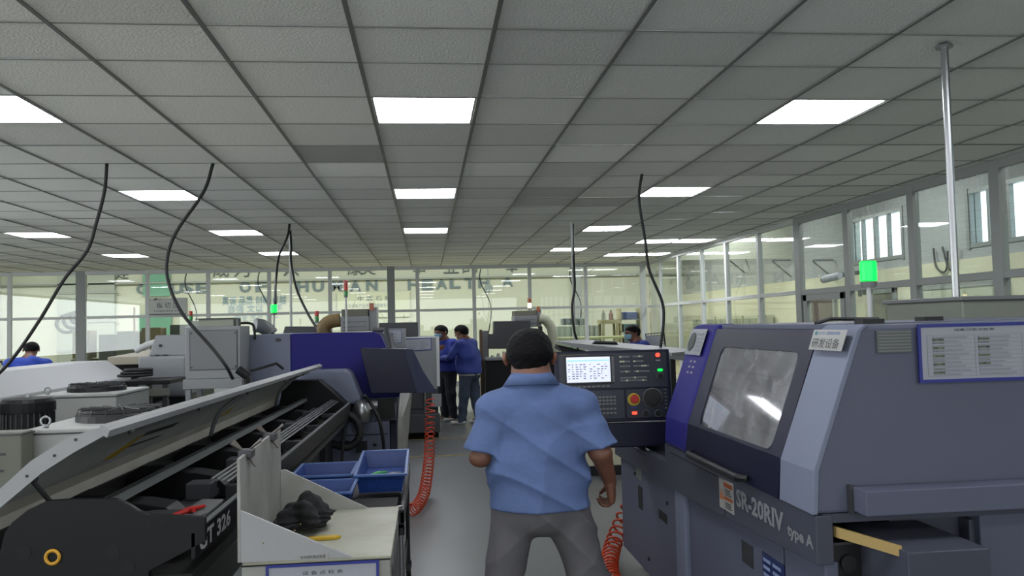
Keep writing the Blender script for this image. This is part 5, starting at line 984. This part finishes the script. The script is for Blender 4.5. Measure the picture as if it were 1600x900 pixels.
# ---------------------------------------------------------------- hall behind the far glass wall
def wall_words():
    r=root('wall_lettering',(-3,32.95,3.2),'grey capital letters of the slogan on the cream hall wall','lettering'); Y=32.96; m=mat('letter_grey','#6f7f86',.6)
    for ch,px,py in (('C',222,452),('A',246,451),('U',276,451),('S',293,450),('E',315,450),('O',383,449),('F',408,448),('H',473,448),('U',497,448),('M',526,447),('A',555,447),('N',581,446),('H',646,445),('E',668,445),('A',690,444),('L',711,443),('T',734,443),('H',756,442),('A',793,440)):
        c=aY(px,py,Y); text('letter',ch,(c.x-.22,Y,c.z-.20),(1,0,0),(0,0,1),.44,.42,m,r)
    r=root('wall_lettering',(-3,32.95,3.9),'row of large dark slogan characters above the grey capitals','lettering'); 
    for ch,px in (('健',188),('成',345),('为',378),('人',455),('类',575),('康',555),('事',655),('业',705),('的',735),('奉',800)):
        c=aY(px,422,Y); text('character',ch,(c.x-.3,Y,3.74),(1,0,0),(0,0,1),.6,.6,mat('letter_dark','#4d565a',.6),r)
    r=root('wall_lettering',(-6,32.95,2.3),'pale blue characters in three rows on the hall wall behind the left green beacon','lettering'); mb=mat('letter_blue','#6a93a8',.6)
    for row,(ss,py,h) in enumerate((('真诚 品质 创新 卓越',472,.34),('自强 文以 天下',484,.30),('安全 生产 第一',497,.26))):
        a=aY(347+10*row,py+3,Y); b_=aY(447-6*row,py,Y); text('characters',ss,(a.x,Y,a.z-.05),(1,0,0),(0,0,1),b_.x-a.x,h,mb,r)
    r=root('wall_poster',(-1,32.9,2),'pale rectangular poster with grey characters behind the dark column','poster'); a=aY(527,497,32.9); b_=aY(640,455,32.9)
    sh=ob('board',B().box(a.x,b_.x,32.92,32.96,a.z,b_.z),mat('poster_cream','#d3d5bd',.6),r); text('characters','中 国 石 材',(a.x+.8,32.915,b_.z-.35),(1,0,0),(0,0,1),1.3,.2,m,sh); text('characters','自主创新产品质量管理体系认证',(a.x+.3,32.915,b_.z-.62),(1,0,0),(0,0,1),1.9,.16,m,sh); text('characters','quality  safety  health  environment',(a.x+.2,32.915,b_.z-.85),(1,0,0),(0,0,1),2.3,.10,m,sh)
wall_words()
r=root('area_sign',(-6.8,22.5,2.1),'white area sign reading 纵切区 hung on the glass partition at left','sign'); a=aY(234,491,22.55); b_=aY(291,465,22.55)
s_=ob('board',B().box(a.x,b_.x,22.52,22.70,a.z,b_.z),mat('sign_grey','#bfc3bc',.5),r,bevel=.004); ob('bottom_edge',B().box(a.x,b_.x,22.515,22.56,a.z-.02,a.z),greyd,r)
w_=b_.x-a.x; text('lettering','纵 切 区',(a.x+w_*.2,22.518,a.z+.15),(1,0,0),(0,0,1),w_*.6,.15,mat('sign_blue_black','#26324a',.5),s_); text('lettering','Longitudinal area',(a.x+w_*.14,22.518,a.z+.045),(1,0,0),(0,0,1),w_*.72,.06,ink,s_); text('lettering','国安科技',(a.x+w_*.17,22.518,a.z+.36),(1,0,0),(0,0,1),w_*.15,.04,greyd,s_); ob('logo',B().plate([(a.x+.1,22.518,a.z+.36),(a.x+.17,22.518,a.z+.36),(a.x+.21,22.518,a.z+.42),(a.x+.14,22.518,a.z+.42)],.002),mat('logo_green','#2f5b3a',.5),s_)
HM=mat('shutter_grey','#a9b0a8',.6); 
def hall_items():
    P=lambda px,py,Y=32.8: aY(px,py,Y)
    for k,(p0,p1,lb) in enumerate(((88,118,'grey roller shutter, narrow, left part of the hall wall'),(137,178,'wide grey roller shutter behind the thick left mullion'))):
        a,c=P(p0,540),P(p1,430); r=root('roller_shutter',((a.x+c.x)/2,32.8,0),lb,'shutter'); ob('curtain',B().box(a.x,c.x,32.85,32.98,0,4.2),HM,r); g=B()
        for i in range(3): z=1.0+1.1*i; g.box(a.x,c.x+.1*k,32.8,32.86,z,z+.08)
        ob('slat_bars',g,mat('tray_grey','#9aa09c',.5),r)
    for k,(p0,p1,z0,z1,lb) in enumerate(((222,264,3.05,4.0,'green wall board above the tool rack'),(215,266,1.35,2.35,'green tool board with grey tools at its foot'))):
        a,c=P(p0,450),P(p1,450); r=root('wall_board',((a.x+c.x)/2,32.9,z0),lb,'board'); ob('board',B().box(a.x,c.x,32.9,32.96,z0,z1),mat('board_green','#6fa890',.6),r)
        if k==1:
            for i in range(7): x=a.x+(c.x-a.x)*(.5+i*.95)/7; ob('tool',B().cyl((x,32.86,z0-.45),(x,32.86,z0+.15),.035,6),greyd,r)
    # piles of stock under the window, left
    random.seed(3)
    for k in range(7):
        x=P(130,540,24).x+k*.62; y=24+random.uniform(-.3,.3); w=random.uniform(.45,.6); h=random.uniform(1.6,2.0)
        m=[mat('carton_brown','#8f7f5c',.8),mat('stock_dark','#4c5246',.7),mat('stock_olive','#6c705a',.7)][k%3]
        r=root('stacked_crate',(x,y,0),['brown carton stack nearest the thick left mullion','dark crate second from the thick left mullion','olive crate third from the thick left mullion','brown carton stack in the middle of the hall crates','dark crate fifth from the thick mullion','olive crate next to the white post box','brown carton at the right end of the hall crates'][k],'crate','crates standing in the hall behind the left panes')
        ob('crate',B().box(x-w/2,x+w/2,y,y+.6,0,h*.55).box(x-w/2+.03,x+w/2-.05,y+.02,y+.55,h*.56,h),m,r,bevel=.02); ob('strap',B().box(x-.03,x+.03,y-.005,y+.605,0,h*.56),greyd,r)
    for k in range(3): ob('wire_coil',B().ring((P(112,530,24.5).x+.25*k,24.5-.25*k-.3,1.95+.08*k),(.4,-1,.4),.26-.04*k,.05,20),mat('coil_green_grey','#50584a',.7),label=['largest grey-green wire coil on the hall crates','middle grey-green wire coil on the hall crates','smallest grey-green wire coil on the hall crates'][k],cat='coil',group='wire coils on the hall crates')
    a=P(210,540,25); r=root('post_box',(a.x,25,0),'white box on a red-striped post in the hall','post box'); ob('post',B().cyl((a.x,25,0),(a.x,25,2.4),.03,8),mat('red_stripe_post','#b77a68',.6),r); ob('box',B().box(a.x-.18,a.x+.2,24.9,25.1,.9,1.45),paper,r,bevel=.01)
    # shelves and cabinets to the right
    Y=24.6
    for k,(p0,p1,pt,m,lb) in enumerate(((866,918,509,mat('cabinet_mint','#bcc9b8',.6),'long pale mint cabinet behind the glass, left of the yellow table'),(921,936,508,mat('cabinet_grey2','#a9aea0',.6),'narrow grey cabinet behind the glass beside the wooden rack'))):
        a,c=P(p0,500,Y),P(p1,pt,Y); r=root('storage_cabinet',((a.x+c.x)/2,Y,0),lb,'cabinet'); ob('body',B().box(a.x,c.x,Y,Y+.6,.05,c.z),m,r,bevel=.01); ob('door_gap',B().box((a.x+c.x)/2-.01,(a.x+c.x)/2+.01,Y-.004,Y,.1,c.z-.05),greyd,r); ob('plinth',B().box(a.x+.05,c.x-.05,Y+.05,Y+.55,0,.05),greyd,r)
    a,c=P(880,508,Y),P(904,497,Y); ob('storage_box',B().box(a.x,c.x,Y+.1,Y+.5,a.z+.0,c.z),mat('box_grey','#6f7d80',.6),label='grey storage box on the mint cabinet',cat='box',bevel=.02)
    a,c=P(906,508,Y),P(918,497,Y); ob('storage_box',B().box(a.x+.02,c.x-.02,Y+.1,Y+.5,a.z+.0,c.z),mat('box_greyg','#87938a',.6),label='smaller pale box beside the grey box on the mint cabinet',cat='box',bevel=.02)
    a,c=P(860,530,23.2),P(986,526,23.2); r=root('work_table',((a.x+c.x)/2,23.5,0),'long yellow-topped table just behind the far glass','table'); ob('tabletop',B().box(a.x,c.x,23.0,23.9,a.z-.02,a.z+.04),mat('table_yellow','#cfc98a',.5),r,bevel=.005)
    for x in (a.x+.1,(a.x+c.x)/2,c.x-.15): ob('leg',B().box(x,x+.06,23.05,23.11,0,a.z-.02),alug,r)
    a,c=P(941,500,Y),P(967,528,Y); r=root('wooden_rack',((a.x+c.x)/2,Y,0),'pale wooden rack with a diagonal brace behind the far glass','rack'); g=B()
    for x in (a.x,c.x-.06):
        for y in (Y,Y+.5): ob('post',B().box(x,x+.07,y,y+.07,0,a.z+.02),mat('pale_wood','#c6bd94',.6),r)
    ob('shelf',B().box(a.x-.05,c.x+.05,Y-.02,Y+.6,a.z-.12,a.z),mat('pale_wood','#c6bd94',.6),r); ob('brace',B().tube([(a.x+.3,Y,.6),(c.x-.05,Y,a.z-.2)],.03,6),mat('pale_wood','#c6bd94',.6),r)
    a=P(957,499,Y); ob('bottle',B().lathe([(.07,0),(.07,.18),(.03,.25),(.03,.3)],(a.x,Y+.2,P(957,500,Y).z+.004),12),mat('label_pinkish','#b98a7c',.5),label='pinkish bottle standing on the wooden rack',cat='bottle'); ob('bottle',B().lathe([(.07,0),(.07,.18),(.03,.25),(.03,.3)],(a.x-.22,Y+.25,P(957,500,Y).z+.004),12),mat('pale_plastic','#c7c7bd',.5),label='whitish bottle standing on the wooden rack',cat='bottle')
    a,c=P(971,487,Y),P(1001,540,Y); r=root('storage_shelf',((a.x+c.x)/2,Y,0),'shelf with blue boxes at the right end of the hall','shelf')
    for x in (a.x-.05,c.x): ob('upright',B().box(x,x+.05,Y,Y+.5,0,2.05),mat('pale_wood','#c6bd94',.6),r)
    for z in (.5,1.0,1.35,1.72): ob('shelf_board',B().box(a.x-.05,c.x+.05,Y,Y+.5,z-.03,z),lgrey,r)
    for k,(z,m,lb) in enumerate(((1.72,bluep,'blue box on the top board of the hall shelf'),(1.35,mat('teal_box','#4d7078',.6),'teal box on the second board of the hall shelf'),(1.0,mat('box_grey','#6f7d80',.6),'grey box on the third board of the hall shelf'))): ob('storage_box',B().box(a.x+.06,c.x-.06,Y+.03,Y+.45,z+.001,z+.22),m,label=lb,cat='box',group='boxes on the hall shelf',bevel=.02)
    ob('wall_clock',B().disc(P(763,451,31),(0,-1,0),.17,.1,20).cyl(P(763,451,31),(P(763,451,31).x,31,5.9),.02,6),mat('clock_grey','#7b8482',.6),label='round grey object hanging in the hall at the word HEALTH',cat='hanging lamp')
hall_items()
# ---------------------------------------------------------------- corridor on the right
def corridor():
    a=aX(1302,433,9.6); r=root('security_camera',(a.x,a.y,a.z),'white bullet security camera behind the right glass wall','camera'); d=Vector((-.25,.9,-.12)).normalized()
    c=a; ob('camera_body',B().cyl(c-d*.22,c+d*.30,.09,16),paper,r,smooth=False); ob('lens_hood',B().cyl(c+d*.30,c+d*.35,.08,16),black,r); ob('wall_bracket',B().tube([c,c+Vector((.45,0,.08)),c+Vector((.88,0,.12))],.05,8),greyd,r)
    for k,(px,py,lb) in enumerate(((1160,405,'grey pipe bracket, left one in the corridor'),(1232,408,'grey pipe bracket, middle one in the corridor'),(1298,408,'grey pipe bracket, right one above the security camera'))):
        a=aX(px,py,10.4); r=root('wall_bracket',tuple(a),lb,'bracket','pipe brackets on the corridor wall'); ob('arm',B().box(9.9,10.46,a.y-.03,a.y+.03,a.z,a.z+.05),alug,r); ob('brace',B().tube([(9.92,a.y,a.z),(10.46,a.y,a.z-.45)],.025,6),alug,r)
    # doorways and cupboards along the corridor wall
    for k,(y_,w,m,lb) in enumerate(((20.9,1.3,mat('dark_red_door','#4a3330',.6),'dark reddish doorway in the corridor behind the glazed door'),(17.9,.8,mat('grey_brown_door','#6c6a5e',.6),'grey-brown door in the corridor right of the green beacon'),(15.2,2.4,mat('pale_green_door','#a9af98',.6),'wide pale green double door at the right of the corridor'))):  # one even colour for each door leaf
        r=root('corridor_door',(10.4,y_,0),lb,'door'); ob('leaf',B().box(10.40,10.45,y_-w/2,y_+w/2,0,2.15),m,r); g=B().box(10.38,10.46,y_-w/2-.1,y_-w/2,0,2.25).box(10.38,10.46,y_+w/2,y_+w/2+.1,0,2.25).box(10.38,10.46,y_-w/2-.1,y_+w/2+.1,2.15,2.25); ob('frame',g,alug,r); ob('handle',B().box(10.36,10.40,y_-w/2+.1,y_-w/2+.14,1.0,1.15),steel,r)
    for k in range(5):
        y_=24.5+k*1.25; r=root('file_cupboard',(10.1,y_,0),['pale cupboard with two glass doors, nearest of the corridor row','second pale cupboard of the corridor row','third pale cupboard of the corridor row','fourth pale cupboard of the corridor row','farthest pale cupboard of the corridor row'][k],'cupboard','cupboards along the corridor wall')
        ob('carcass',B().box(9.9,10.4,y_-.55,y_+.55,0,1.75),mat('cupboard_cream','#b9baa0',.6),r,bevel=.01); ob('door',B().box(9.88,9.9,y_-.5,y_-.03,.1,1.65),mat('cupboard_pane','#7f8674',.4),r); ob('door',B().box(9.88,9.9,y_+.03,y_+.5,.1,1.65),mat('cupboard_pane','#7f8674',.4),r)
    for k,(y_,z) in enumerate(((19.0,2.25),(18.8,2.28),(18.55,2.2))): ob('wall_switch',B().box(10.44,10.46,y_-.07,y_+.07,z-.12,z+.12),greyd,label=['small dark wall switch, left of three in the corridor','small dark wall switch, middle of three in the corridor','small dark wall switch, right of three in the corridor'][k],cat='switch')
    ob('wall_wiring',B().tube(catmull([(10.44,16.0,3.0),(10.42,15.9,2.6),(10.42,15.6,2.5),(10.42,15.5,2.9)],6),.02,6).tube(catmull([(10.44,15.7,3.0),(10.42,15.5,2.55),(10.42,15.3,2.6),(10.42,15.2,2.95)],6),.02,6),rubber,label='loose black wiring under the right corridor window',cat='cable',smooth=True)
corridor()
